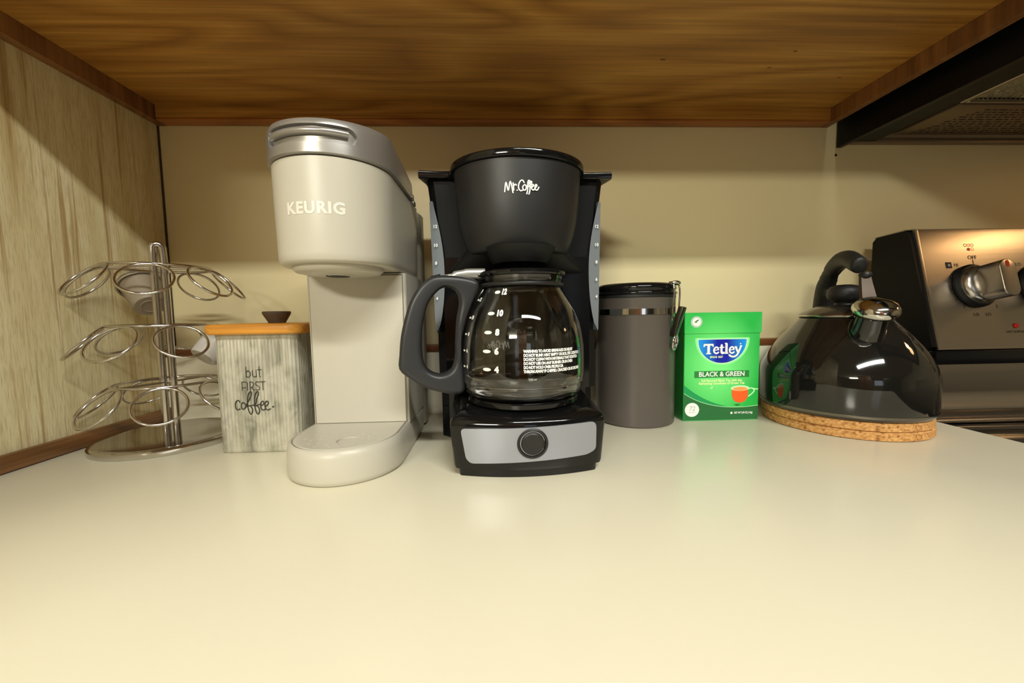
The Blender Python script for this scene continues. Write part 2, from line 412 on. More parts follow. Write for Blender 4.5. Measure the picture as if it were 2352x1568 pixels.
# fixture on the ceiling and furniture across the room (seen only as reflections)
cf = thing('ceiling_light', 'long fluorescent ceiling fixture behind the camera', 'ceiling light', (.55, -1.64, 1.53))
box('housing', -.62, .62, -.11, .11, -.035, 0, M_white, cf, bev=.006)
pan = thing('pantry_cabinet', 'tall brown wooden cabinet across the kitchen', 'cabinet', (-.1, -2.75, -.91))
box('body', -.38, .32, -.28, .28, 0, 2.1, M_oakY, pan)
for x in (-.03,):
    pass
box('door', -.37, -.04, .281, .30, .1, 2.0, M_oakY, pan, bev=.003); box('door', -.02, .31, .281, .30, .1, 2.0, M_oakY, pan, bev=.003)
fr = thing('refrigerator', 'dark refrigerator across the kitchen', 'refrigerator', (1.25, -2.75, -.91))
box('body', -.42, .42, -.33, .33, .02, 1.72, mat('fridge_dark', srgb(40, 38, 36), .35), fr, bev=.01)
box('door', -.42, .42, .331, .39, .05, 1.72, mat('fridge_front', srgb(60, 56, 52), .3, metal=.6), fr, bev=.01)
box('handle', -.36, -.34, .40, .43, .6, 1.4, M_steel, fr, bev=.005)

# base cabinet and counter
bc = thing('base_cabinet', 'oak base cabinet under the cream counter', 'cabinet', (0, 0, -.91))
box('body', XL + .001, .6395, -.66, -.001, 0, .869, M_oakY, bc)
for i in range(3):
    x0 = XL + .02 + i * .375
    box('door', x0, x0 + .355, -.679, -.661, .12, .70, M_oakY, bc, bev=.003)
    box('drawer', x0, x0 + .355, -.679, -.661, .715, .855, M_oakY, bc, bev=.003)
ct = thing('countertop', 'cream laminate kitchen countertop under all the appliances', 'countertop', (0, 0, 0))
box('worktop', XL + .0005, .6405, -.70, -.0005, -.040, 0, M_lam, ct, bev=.0015)
# backsplash with a small cove at its foot
bs = thing('backsplash', 'low cream backsplash strip with brown wooden cap along the wall', 'backsplash', (0, 0, 0))
prof = [(-.0005, .0002), (-.030, .0002), (-.0265, .0012), (-.0238, .004), (-.0222, .009), (-.0215, .014), (-.0215, .0985), (-.0005, .0985)]
loft('splash_board', [[(x, y, z) for y, z in prof] for x in (XL + .0005, (.6280))], M_lam, bs, smooth=50)
box('wooden_cap', XL + .0005, (.6280), -.0235, -.0005, .0987, .1097, M_trimX, bs, bev=.0015)

# wall cabinet above
wc = thing('wall_cabinet', 'oak wall cabinet seen from below above the coffee makers', 'cabinet', (0, 0, 0))
ZB, ZP = .457, .479
box('bottom_panel', XL + .014, XR - .012, -.274, -.020, ZP, ZP + .012, M_oakX, wc)
box('side_rail', XL + .0005, XL + .0135, -.274, -.0005, ZB, ZP + .7, M_oakY, wc)
box('side_rail', XR - .0115, XR, -.274, -.0005, ZB, ZP + .7, M_oakY, wc)
box('back_rail', XL + .014, XR - .012, -.0195, -.0005, ZB + .0035, ZP + .03, M_oakX, wc)
box('rail_edge', XL + .014, XR - .012, -.0200, -.0005, ZB, ZB + .0033, M_oakE, wc, bev=.0008)
box('front_rail', XL + .014, XR - .012, -.293, -.2745, ZB, ZP + .05, M_oakX, wc)
for i in range(2):
    x0 = XL + .02 + i * .53
    box('door', x0, x0 + .51, -.313, -.2935, ZP + .0, ZP + .7, M_oakX, wc, bev=.003)
box('top_panel', XL + .014, XR - .012, -.274, -.0005, ZP + .69, ZP + .7, M_oakX, wc)
# little chips and specks in the veneer
for x, y, r in ((.063, -.115, .0022), (.255, -.132, .0026), (.415, -.150, .002), (.405, -.118, .0024), (.52, -.098, .002), (-.27, -.135, .0014)):
    lathe('veneer_chip', [(0, ZP - .0006), (r, ZP - .0004), (r * .6, ZP + .0001)], M_trimX if x > .1 else M_bamboo, wc, 7, (x, y), 1.4, .6)

# ------------------------------------------------------------------ range hood
hd = thing('range_hood', 'black under-cabinet range hood with mesh filter at upper right', 'range hood', (0, 0, 0))
HX0, HX1, HZ = .6060, 1.362, .430
H0 = .6060
b = bmesh.new()
for x0, x1, y0, y1 in ((H0, H0 + .008, -.50, -.002), (HX1 - .008, HX1, -.50, -.002), (H0 + .008, HX1 - .008, -.50, -.492)):
    bmbox(b, x0, x1, y0, y1, HZ - .006, .61)
bmbox(b, H0 + .008, HX1 - .008, -.492, -.002, .60, .61)
frombm('hood_shell', b, M_rail, hd)
b = bmesh.new()
lip = .048
for x0, x1, y0, y1 in ((H0 + .0085, H0 + .008 + lip, -.49, -.012), (HX1 - .008 - lip, HX1 - .0085, -.49, -.012), (H0 + .0085 + lip, HX1 - .0085 - lip, -.49, -.455)):
    bmbox(b, x0, x1, y0, y1, HZ, HZ + .004, .001, 1)
frombm('bottom_lip', b, M_hoodlip, hd)
# sunken steel pan: slope up from lip to pan
xa, xb_ = H0 + .0085 + lip, HX1 - .0085 - lip
rA = [(xa, -.4545, HZ + .003), (xb_, -.4545, HZ + .003), (xb_, -.006, HZ + .003), (xa, -.006, HZ + .003)]
rB = [(xa + .012, -.44, HZ + .014), (xb_ - .012, -.44, HZ + .014), (xb_ - .012, -.012, HZ + .014), (xa + .012, -.012, HZ + .014)]
loft('pan', [rA, rB], M_hoodpan, hd, caps=(False, True), smooth=0)
box('rear_flange', H0 + .009, HX1 - .009, -.0115, -.001, HZ - .001, HZ + .006, M_hoodpan, hd, bev=.001)
wp = box('warning_plate', xa + .028, xb_ - .03, -.106, -.016, HZ + .009, HZ + .0125, M_hoodpan, hd, bev=.001)
rows = []
rr = random.Random(3)
for j in range(11):
    y = -.024 - j * .0068; x = xa + .045 + rr.random() * .006 + j * .003
    words = []
    while x < xb_ - .06:
        L_ = .004 + rr.random() * .010; words.append((x, L_)); x += L_ + .0028
    for x, L_ in words:
        n = max(2, int(L_ / .0021))
        for q in range(n):
            xx = x + q * .0021
            rows.append(((xx, y), (xx + .0013, y - .0026 - rr.random() * .0008)))
v = []; f = []
for (x, y), (x2, y2) in rows:
    k = len(v); v += [(x, y, HZ + .0087), (x2, y, HZ + .0087), (x2, y2, HZ + .0087), (x, y2, HZ + .0087)]; f.append((k, k + 1, k + 2, k + 3))
pr = mk('printed_warning', v, f, M_dark_print, wp, 0)
# filter: frame + woven mesh
fl = thing('filter', None, None); fl.parent = hd
b = bmesh.new()
fx0, fx1, fy0, fy1 = xa + .016, xb_ - .18, -.405, -.114
for x0, x1, y0, y1 in ((fx0, fx0 + .008, fy0, fy1), (fx1 - .008, fx1, fy0, fy1), (fx0 + .008, fx1 - .008, fy0, fy0 + .008), (fx0 + .008, fx1 - .008, fy1 - .005, fy1)):
    bmbox(b, x0, x1, y0, y1, HZ + .0065, HZ + .0125, .001, 1)
frombm('filter_frame', b, M_steel, fl)
v = []; f = []
nx, ny = 130, 90
for j in range(ny + 1):
    for i in range(nx + 1):
        x = fx0 + .006 + (fx1 - fx0 - .012) * i / nx; y = fy0 + .006 + (fy1 - fy0 - .012) * j / ny
        v.append((x + (.0009 if j % 2 else -.0009), y, HZ + .0105 + (.0012 if (i + j) % 2 else -.0012) + rr.random() * .0006))
for j in range(ny):
    for i in range(nx):
        a = j * (nx + 1) + i; f.append((a, a + 1, a + nx + 2, a + nx + 1))
mk('filter_mesh', v, f, mat('aluminium_mesh', srgb(150, 140, 116), .4, metal=.9, var=.2, scale=300), fl, 0)
hl = lathe('lamp_lens', [(0, HZ + .0003), (.04, HZ + .0003), (.042, HZ + .004), (.042, HZ + .012), (0, HZ + .012)], mat('lamp_lens', srgb(255, 220, 160), .4, emit=((1, .62, .28, 1), 6)), hd, 32, (1.18, -.33))

# ------------------------------------------------------------------ range (backguard, knobs, cooktop)
rg = thing('kitchen_range', 'stainless steel range with slanted control backguard behind the kettle', 'range', (0, -.033, -.006))
GX, GX1 = .642, 1.40
def gy(z): return -.058 - (.278 - z) * (.040 / .170)
# black end cap
prof = [(-.004, .02), (-.004, .268), (-.010, .2745), (-.052, .2765), (-.0565, .274)] + [(gy(z) + .0012, z) for z in (.26, .20, .15, .108)] + [(-.085, .096), (-.085, .02)]
loft('end_cap', [[(x, y, z) for y, z in prof] for x in (GX, GX + .012)], M_stoveblack, rg, smooth=30)
prof = [(-.006, .03), (-.006, .270), (-.012, .2775), (-.050, .2795), (-.0575, .2770), (gy(.274) - .0004, .272)] + [(gy(z), z) for z in (.24, .19, .15, .112, .104)] + [(-.088, .1035), (-.084, .03)]
cp = loft('control_panel', [[(x, y, z) for y, z in prof] for x in (GX + .0125, GX1)], M_steel, rg, smooth=30)
loft('panel_edge', [[(GX + .0065, gy(z) - .0006, z), (GX + .0100, gy(z) - .0012, z), (GX + .0128, gy(z) - .0005, z), (GX + .0128, gy(z) + .002, z), (GX + .0065, gy(z) + .002, z)] for z in (.276, .19, .104)], M_steel, rg)
loft('top_cap', [[(GX + .001, y, z) for y, z in ((-.006, .2755), (-.052, .2785), (-.056, .2765), (-.052, .2768), (-.006, .2735))], [(GX + .014, y, z) for y, z in ((-.006, .2755), (-.052, .2785), (-.056, .2765), (-.052, .2768), (-.006, .2735))]], M_steel, rg)
box('lower_trim', GX + .001, GX1, -.1015, -.080, .0835, .1025, M_gloss, rg, bev=.002)
prof = [(-.006, .004), (-.006, .083), (-.098, .083), (-.099, .070), (-.0965, .045), (-.097, .032), (-.1035, .0255), (-.1055, .020), (-.104, .0165), (-.101, .0145), (-.101, .006), (-.101, .004)]
loft('riser', [[(x, y, z) for y, z in prof] for x in (GX + .006, GX1)], M_steel, rg, smooth=50)
tube('rear_molding', [(.6430, -.1055, .0045), (GX1, -.1055, .0045)], .0035, M_steel, rg, 12)
box('cooktop', .6416, GX1 + .01, -.66, -.1085, -.012, .0015, M_glasstop, rg, bev=.0012)
box('range_body', .6418, GX1 + .01, -.66, .028, -.905, -.0125, M_stoveblack, rg)
box('oven_door', .67, GX1, -.69, -.6605, -.75, -.12, M_steel, rg, bev=.006)
# knobs
nrm = Vector((0, -.170, -.040)).normalized(); nrm = Vector((0, -.170, .040)).normalized() if nrm.z < 0 and False else Vector((0, -.1700, .0400)).normalized()
# outward normal of the slanted plate (leans back upward)
sl = Vector((0, -.040, -.170)).normalized()     # down along plate
nrm = Vector((1, 0, 0)).cross(sl) ; nrm = nrm if nrm.y < 0 else -nrm
upv = -sl
def knob(x, z, first=False):
    c = Vector((x, gy(z), z)); R = Matrix((Vector((1, 0, 0)), upv, nrm)).transposed().to_4x4(); R.translation = c
    k = thing('knob', None, None); k.parent = rg
    def put(o): o.data.transform(R); o.parent = k; return o
    put(lathe('bezel', [(.029, 0.0002), (.0315, .001), (.0315, .004), (.029, .0075), (.026, .0078), (.0255, .0002)], M_dark))
    put(lathe('dial', [(.0275, .002), (.0275, .0085), (.0262, .0125), (.022, .0158), (.014, .0176), (0, .0182)], M_satin))
    b_ = bmesh.new()
    o = put(shape('grip', [rrect(-.0102, .0102, -.0240, .0240, .0098, 8)], .0115, .0015, M_steel, Matrix.Translation((0, 0, .0280)), None, smooth=40))
    v_, f_ = stroke2d([[(0, .0165), (0, .0215)]], .0024)
    put(mk('indicator_mark', [(p[0], p[1], .0413) for p in v_], f_, M_red, None, 0))
    return k
knob(.7205, .1925); knob(.8200, .1925); knob(1.22, .1955); knob(1.32, .1955)
def gmap(x0, z0, s=1.):
    def f(u, v): 
        z = z0 + v * .973; return (x0 + u, gy(z) - .0003, z)
    return f
txt = []
def gt(s, x, z, size, m=M_dark_print, name='printed_label'): decal(name, text2d(s, size), gmap(x, z), m, cp)
gt('OFF', .7285, .2345, .0080); gt('HI', .7015, .2235, .0068); gt('8', .6885, .2045, .006); gt('6', .6875, .1885, .006)
gt('4', .6905, .1735, .006); gt('2', .7005, .1630, .006); gt('LO', .7160, .1520, .0064); gt('LO', .7340, .1520, .0064)
gt('2', .7490, .1630, .006); gt('4', .7600, .1800, .006); gt('LO', .7960, .2235, .0068); gt('2', .7880, .2040, .006)
decal('printed_label', merge2(stroke2d([[(0, .0035), (0, -.0035)]], .0004)), gmap(.7285, .2275), M_dark_print, cp)
sq = [(-.0045, -.0045), (.0045, -.0045), (.0045, .0045), (-.0045, .0045)]
decal('element_symbol', (sq, [(0, 1, 2, 3)]), gmap(.6905, .2235), M_dark_print, cp)
decal('element_symbol', (lambda d: (d[0], d[1]))(disc2d(.0020, 14)), lambda u, v: Vector(gmap(.6905, .2235)(u, v)) + Vector((0, -.0003, 0)), M_grey_print, cp)
ringv = []
for dx, dy in ((-.0052, .0035), (0, .0035), (.0052, .0035), (.0042, -.0026)):
    P = [(dx + .0021 * math.cos(a * PI / 4), dy + .0021 * math.sin(a * PI / 4)) for a in range(9)]
    ringv.append(P)
decal('burner_symbol', stroke2d(ringv, .0003), gmap(.7270, .2495), M_red, cp)
decal('burner_symbol', disc2d(.0024, 14, (-.0012, -.0028)), gmap(.7270, .2495), M_red, cp)
hs = lathe('hot_surface_light', [(.0035, .0003), (.0032, .0015), (.0016, .0024), (0, .0026)], M_red, None, 20)
R = Matrix((Vector((1, 0, 0)), upv, nrm)).transposed().to_4x4(); R.translation = Vector((.7705, gy(.1355), .1355)); hs.data.transform(R); hs.parent = cp
gt('HOT SURFACE', .7700, .1270, .0046)

# ------------------------------------------------------------------ coffee pod carousel
TC = Vector((-.3925, -.128, 0.0002))
tr = thing('pod_carousel', 'three tier chrome wire coffee pod carousel by the left wall', 'pod holder', TC)
lathe('base_plate', [(0, 0), (.0765, 0), (.0775, .0015), (.0775, .0060), (.0760, .0080), (.0725, .0092), (.0710, .0088), (0, .0090)], mat('chrome_base', srgb(190, 186, 180), .10, metal=1, var=.12, scale=60), tr, 96)
sep = Vector((.0040, .0030, 0))
pts = [-sep + Vector((0, 0, .009)), -sep + Vector((0, 0, .235))]
for k in range(1, 8):
    a = PI * k / 8; pts.append(-sep * math.cos(a) + Vector((0, 0, .246 + .0065 * math.sin(a))))
pts += [sep + Vector((0, 0, .235)), sep + Vector((0, 0, .009))]
tube('pole', pts, .0042, M_wire, tr, 14)
tiers = ((.2225, 300), (.1500, 322), (.0765, 303))
pod_slots = {}
for ti, (z0, ph) in enumerate(tiers):
    hb = torus('hub_ring', (0, 0, z0), .0525, .0017, M_wire, tr, seg=56, sub=8)
    b_pts = [Vector((-.050, 0, z0)).xyz, Vector((.050, 0, z0))]
    a = math.radians(20 + 25 * ti)
    tube('cross_wire', [(-.052 * math.cos(a), -.052 * math.sin(a), z0), (.052 * math.cos(a), .052 * math.sin(a), z0)], .0014, M_wire, hb, 8)
    for k in range(7):
        az = math.radians(ph + 360 / 7 * k); d = Vector((math.cos(az), math.sin(az), 0)); rr_ = .0262
        tilt = math.radians(46)
        cc = d * (.0530 + rr_ * math.cos(tilt)) + Vector((0, 0, z0 - rr_ * math.sin(tilt)))
        e1 = (d * math.cos(tilt) + Vector((0, 0, -math.sin(tilt)))); e2 = Vector((-d.y, d.x, 0)); e3 = e1.cross(e2)
        R3 = Matrix((e1, e2, e3)).transposed()
        torus('pod_ring', cc, rr_ - .0012, .00155, M_wire, tr, rot=R3, seg=36, sub=8)
        pod_slots[(ti, k)] = (cc, R3, e3)
def pod(slot, label, m, mlid):
    cc, R3, e3 = pod_slots[slot]
    zaxis = e3 if e3.z > 0 else -e3
    t = thing('coffee_pod', label, 'coffee pod', (0, 0, 0), group=None)
    R4 = Matrix((R3.col[0], R3.col[1] if e3.z > 0 else -R3.col[1], zaxis)).transposed().to_4x4(); R4.translation = TC + cc
    t.matrix_world = R4
    lathe('cup', [(0, -.040), (.0165, -.0405), (.0175, -.0395), (.0182, -.036), (.0225, .0005), (.0236, .0028)], m, t, 40)
    lathe('lid', [(.0236, .0022), (.0256, .0026), (.0258, .0034), (.0235, .0038), (0, .0036)], mlid, t, 40)
    torus('base_ring', (0, 0, -.0405), .010, .0006, m, t, seg=30, sub=6)
pod((1, 2), 'white plastic coffee pod in the middle tier beside the tin', mat('white_pod', srgb(214, 208, 200), .35, trans=.1), M_chrome)
pod((0, 4), 'taupe coffee pod in the top tier behind the pole', mat('taupe_pod', srgb(150, 136, 116), .45), M_chrome)

# ------------------------------------------------------------------ galvanised tin
tn = thing('storage_tin', 'ribbed galvanised coffee tin with honey wooden lid', 'tin', (-.2440, -.1450, 0.0002))
hx, hy = .0475, .0435
def tinring(z, s=1., rib=0.):
    base = []
    r = .010
    path = rrect(-hx * s, hx * s, -hy * s, hy * s, r, 5)
    # resample evenly for ribs
    P = [Vector((p[0], p[1], 0)) for p in path]; n = len(P); segs = [(P[i], P[(i + 1) % n]) for i in range(n)]
    tot = sum((b_ - a_).length for a_, b_ in segs); N_ = 352; out = []; acc = 0; si = 0; 
    for k in range(N_):
        tgt = tot * k / N_
        while acc + (segs[si][1] - segs[si][0]).length < tgt: acc += (segs[si][1] - segs[si][0]).length; si += 1
        a_, b_ = segs[si]; L_ = (b_ - a_).length; t = (tgt - acc) / L_ if L_ else 0
        p = a_.lerp(b_, t); nn = Vector(((b_ - a_).y, -(b_ - a_).x, 0)); nn = nn.normalized() if nn.length else Vector((0, 0, 0))
        d = rib * (.5 + .5 * math.cos(2 * PI * k / 4.0))
        out.append((p.x + nn.x * d, p.y + nn.y * d, z))
    return out
rings = [tinring(0, .975), tinring(.0012, .995), tinring(.004, 1.0), tinring(.0065, .985), tinring(.008, .985, .0006), tinring(.05, .985, .0010), tinring(.10, .985, .0010), tinring(.131, .985, .0006), tinring(.1335, .985), tinring(.1355, .995), tinring(.1385, .995)]
tinb = loft('tin_body', rings, M_galv, tn, smooth=60)
shape('lid', [rrect(-.0515, .0515, -.0475, .0475, .012, 8)], .0020, .0040, M_bamboo, Matrix.Translation((0, 0, .1446)), tn, 4, smooth=50)
lathe('lid_knob', [(0, .1508), (.0095, .1508), (.0102, .1525), (.0150, .1610), (.0156, .1622), (.0158, .1645), (.0150, .1652), (0, .1652)], M_knobw, tn, 40, (.004, 0))
fm = planemap(-.0020, -hy * .985 - .0012, .0100)
decal('printed_lettering', merge2(
    (*stroke2d([[(-.0080, .0912), (-.0080, .0792)], [(-.0080, .0850), (-.0055, .0868), (-.0035, .0845), (-.0035, .0812), (-.0055, .0793), (-.0080, .0800)],
                [(-.0008, .0872), (-.0008, .0812), (.0010, .0794), (.0032, .0805)], [(.0034, .0872), (.0034, .0792)],
                [(.0070, .0915), (.0070, .0812), (.0082, .0794)], [(.0048, .0878), (.0092, .0878)],
                # FIRST
                [(-.0135, .0738), (-.0135, .0640)], [(-.0135, .0738), (-.0085, .0738)], [(-.0135, .0672), (-.0095, .0672)], [(-.0075, .0730), (-.0075, .0640)],
                [(-.0045, .0738), (-.0045, .0640)], [(-.0045, .0738), (-.0015, .0732), (-.0005, .0712), (-.0018, .0680), (-.0045, .0670)], [(-.0030, .0672), (-.0002, .0640)],
                [(.0062, .0728), (.0045, .0740), (.0022, .0728), (.0022, .0705), (.0048, .0688), (.0062, .0665), (.0048, .0642), (.0018, .0648)],
                [(.0100, .0738), (.0100, .0640)], [(.0072, .0738), (.0128, .0738)]], .00038),),
    (*stroke2d([[(-.0170, .0500), (-.0190, .0525), (-.0215, .0510), (-.0225, .0470), (-.0218, .0425), (-.0195, .0415), (-.0175, .0425)],
                [(-.0135, .0500), (-.0155, .0480), (-.0155, .0435), (-.0135, .0420), (-.0110, .0440), (-.0110, .0475), (-.0135, .0500)],
                [(-.0115, .0440), (-.0060, .0540), (-.0035, .0600), (-.0045, .0625), (-.0070, .0590), (-.0085, .0500), (-.0080, .0420), (-.0065, .0370), (-.0050, .0360), (-.0035, .0385), (-.0035, .0425), (-.0055, .0455), (-.0080, .0460)],
                [(-.0095, .0455), (.0000, .0475), (.0020, .0535), (.0045, .0600), (.0035, .0625), (.0008, .0590), (-.0005, .0500), (.0000, .0420), (.0015, .0370), (.0030, .0360), (.0045, .0385), (.0045, .0425), (.0025, .0455), (.0000, .0460)],
                [(-.0010, .0455), (.0070, .0480)],
                [(.0070, .0455), (.0100, .0480), (.0095, .0508), (.0072, .0500), (.0062, .0460), (.0070, .0420), (.0095, .0405), (.0118, .0425)],
                [(.0118, .0445), (.0150, .0480), (.0145, .0508), (.0122, .0500), (.0112, .0460), (.0120, .0420), (.0145, .0405), (.0170, .0420)]], .00055),),
    (*disc2d(.0010, 12, (.0200, .0440)),)), fm, M_dark_print, tinb)

# ------------------------------------------------------------------ single-serve capsule coffee maker
KC = Vector((-.1235, -.2335, 0.0002))
kg = thing('capsule_coffee_maker', 'slim warm grey single-serve coffee maker with silver lid', 'coffee maker', KC)
def uout(hw, back, n=28, shift=0., rb=.012, fr_=1.):
    """U outline: semicircle towards -Y, straight sides to y=back"""
    out = []
    for k in range(n + 1):
        a = PI + PI * k / n; out.append((hw * math.cos(a), hw * fr_ * math.sin(a) + shift))
    for k in range(5):
        a = (PI / 2) * k / 4; out.append((hw - rb + rb * math.cos(a), back - rb + rb * math.sin(a)))
    for k in range(5):
        a = PI / 2 + (PI / 2) * k / 4; out.append((-hw + rb + rb * math.cos(a), back - rb + rb * math.sin(a)))
    return out
def lay(o, z): return [(p[0], p[1], z) for p in o]
# base: outline that narrows to the column width at the back
def base_out(g=0.):
    o = uout(.0578 - g, .130, fr_=1.0, rb=.010)
    return [(p[0] * (1 if p[1] < 0 else 1 - min(1, p[1] / .03) * .03), p[1]) for p in o]
base = loft('base', [lay(base_out(.0030), 0), lay(base_out(.0010), .0015), lay(base_out(), .006), lay(base_out(.0005), .026), lay(base_out(.0020), .0325), lay(base_out(.0045), .0340), lay(base_out(.0052), .0330), lay(base_out(.0056), .0318)], M_keurig, kg, smooth=50)
# drip tray with real slots and a central hole
def tray_out(g=0.):
    o = []
    n = 32; R0 = .0515 - g
    for k in range(n + 1):
        a = PI + PI * k / n; o.append((R0 * math.cos(a), R0 * math.sin(a)))
    o += [(.0508 - g, .037), (-.0508 + g, .037)]
    return o
tray = loft('drip_tray', [lay(tray_out(), .0319), lay(tray_out(), .0338), lay(tray_out(.0008), .0344)], M_keurig, kg, smooth=40)
cb = bmesh.new()
bmesh.ops.create_cone(cb, cap_ends=True, segments=28, radius1=.0115, radius2=.0115, depth=.0022, matrix=Matrix.Translation((.010, -.026, .0344)))
for k in range(0, 26):
    for rad, cnt in ((.0195, 9), (.0275, 12), (.036, 15)):
        if k < cnt:
            a = 2 * PI * (k + .5 * (rad > .025)) / cnt + .2; x = rad * math.cos(a) * 1.05; y = -.024 + rad * math.sin(a) * .8
            if y > .03 or math.hypot(x, min(y, 0)) > .046: continue
            mm = Matrix.Translation((x, y, .0344)) @ Matrix.Rotation(.5, 4, 'Z') @ Matrix.Diagonal((1.9, .8, 1, 1))
            bmesh.ops.create_cone(cb, cap_ends=True, segments=10, radius1=.0013, radius2=.0013, depth=.0018, matrix=mm)
cme = bpy.data.meshes.new('c'); cb.to_mesh(cme); cb.free(); cut = bpy.data.objects.new('c', cme); COL.objects.link(cut); cut.location = KC
boolean(tray, cut)
# column
def rr3(x0, x1, y0, y1, r, z, n=4): return [(p[0], p[1], z) for p in rrect(x0, x1, y0, y1, r, n)]
loft('column', [rr3(-.0540, .0560, .0385, .130, .004, .0325), rr3(-.0545, .0570, .0385, .130, .004, .2055)], M_keurig, kg, smooth=40)
loft('front_panel', [[(-.0500, .0387, .0350), (.0520, .0387, .0350), (.0520, .0373, .0350), (-.0500, .0373, .0350)], [(-.0505, .0387, .2030), (.0530, .0387, .2030), (.0530, .0373, .2030), (-.0505, .0373, .2030)]], M_keurig, kg, smooth=20)
box('panel_seam', -.0512, .0537, .0379, .0384, .0335, .2045, M_keuseam, kg)
# rear water tank
loft('water_tank', [rr3(-.0540, .0560, .1305, .168, .012, .004), rr3(-.0540, .0570, .1305, .170, .012, .200), rr3(-.0540, .0570, .1305, .170, .012, .296), rr3(-.0500, .0530, .1345, .166, .012, .300)], mat('warm_grey_tank', srgb(150, 142, 124), .3), kg, smooth=40)
# head
def hout(hw, back=.129): return uout(hw, back, rb=.012)
head = loft('brew_head', [lay(hout(.0485), .2065), lay(hout(.0520), .2072), lay(hout(.0538), .2095), lay(hout(.0545), .215), lay(hout(.0556), .260), lay(hout(.0562), .2975)], M_keurig, kg, smooth=50)
loft('lid_seam', [lay(hout(.0552, .090), .2976), lay(hout(.0552, .090), .2994)], M_keudark, kg, smooth=50)
npz = lathe('nozzle_plate', [(0, .1995), (.012, .1995), (.0122, .2000), (.034, .2000), (.040, .2012), (.0425, .2035), (.0430, .2064)], M_keurig, kg, 64, (0, -.002), smooth=40)
lathe('nozzle_hole', [(0, .1990), (.0105, .1990), (.0115, .1994), (.0118, .2000)], M_dark, npz, 32, (-.006, .008))
# lid: thick cap that falls away to the hinge
def lidtop(y):
    if y < .022: return .3380 + min(0, (y - .022)) * .09
    if y < .076: t = (y - .022) / .054; return .3380 - .008 * t * t
    t = (y - .076) / .017; return .3300 - .026 * min(1, t) ** 1.2
def lidz(o, s, fz): return [(p[0] * s, p[1] * s if p[1] < 0 else p[1], fz(p[1])) for p in o]
lo = hout(.0590, .094)
rings = [lidz(lo, .965, lambda y: .2986), lidz(lo, 1., lambda y: .2996), lidz(lo, 1.0, lambda y: .308 if y < .07 else .3035)]
for s, t in ((.995, .60), (.985, .80), (.955, .93), (.90, .985), (.80, 1.0), (.4, 1.0)):
    rings.append(lidz(lo, s, lambda y, t=t: .3035 + (lidtop(y) - .3035) * t))
lid = loft('lid', rings, M_keulid, kg, smooth=60)
# handle recess cut round the front
cb = bmesh.new()
ang0, ang1, nn = math.radians(-47), math.radians(40), 30
ringsC = []
for k in range(nn + 1):
    a = ang0 + (ang1 - ang0) * k / nn
    e = min(1, min(k, nn - k) / 3.0); h = .0068 * math.sqrt(max(.05, 1 - (1 - e) ** 2))
    R1, R0 = .064, .0548
    ringsC.append([cb.verts.new((R_ * math.sin(a), -R_ * math.cos(a), .3160 + zz)) for R_, zz in ((R0, -h), (R1, -h * 1.3), (R1, h * 1.3), (R0, h))])
for k in range(nn):
    for j in range(4): cb.faces.new((ringsC[k][j], ringsC[k][(j + 1) % 4], ringsC[k + 1][(j + 1) % 4], ringsC[k + 1][j]))
cb.faces.new(ringsC[0]); cb.faces.new(ringsC[-1][::-1]); bmesh.ops.recalc_face_normals(cb, faces=cb.faces)
cme = bpy.data.meshes.new('c'); cb.to_mesh(cme); cb.free(); cut = bpy.data.objects.new('c', cme); COL.objects.link(cut); cut.location = KC
boolean(lid, cut)
pts = [((.0565) * math.sin(a), -(.0565) * math.cos(a), .3180) for a in [ang0 + .08 + (ang1 - ang0 - .20) * k / 24 for k in range(25)]]
tube('grip_bar', pts, .0032, M_keulid, lid, 10)
lathe('hinge_pin', [(0, .0), (.004, .0), (.004, .003), (0, .0032)], M_keulid, kg, 16).data.transform(Matrix.Translation((.0565, .084, .302)) @ Matrix.Rotation(PI / 2, 4, 'Y'))
box('hinge_tab', .050, .0575, .098, .110, .2978, .304, M_keulid, kg, bev=.0015)
hr = lambda z: .0545 + (.0562 - .0545) * (z - .215) / .08
decal('logo_lettering', text2d('KEURIG', .0140, bold=.0006, space=1.12), (lambda mp: (lambda u, v: mp(u + .0010, v + .2530)))(cylmap(0, 0, hr, .00032)), M_logo, head)

# ------------------------------------------------------------------ drip coffee maker
DC = Vector((.0625, -.170, 0.0002)); drz = math.radians(1.6)
dm = thing('drip_coffee_maker', 'black twelve cup drip coffee maker with silver front panel', 'coffee maker', DC, drz)
# base
def bf(x, yf, bulge=.013): return yf + bulge * (x / .075) ** 2
def bring(hw, yf, z, back=.020, hwb=None):
    hwb = hwb or hw; n = 24; o = []
    for k in range(n + 1):
        x = -hw + 2 * hw * k / n; o.append((x, bf(x, yf), z))
    o.append((hw + .002, bf(hw, yf) + .003, z)); o.append((hwb, back, z)); o.append((-hwb, back, z)); o.append((-hw - .002, bf(hw, yf) + .003, z))
    return o
base = loft('base', [bring(.0665, -.1095, 0, .020, .078), bring(.0670, -.1100, .0075, .020, .078), bring(.0705, -.1125, .0080, .020, .080), bring(.0715, -.1130, .0110, .020, .080),
                     bring(.0745, -.1160, .0500, .02, .082), bring(.0742, -.1155, .0540, .02, .082), bring(.0730, -.1130, .0575, .02, .081), bring(.0690, -.1080, .0600, .02, .080), bring(.0665, -.102, .0620, .02, .079), bring(.064, -.098, .0630, .02, .078)], M_gloss, dm, smooth=40)
def front_y(x, z):
    t = (z - .011) / .039; return bf(x, -.1130 - .0030 * t)
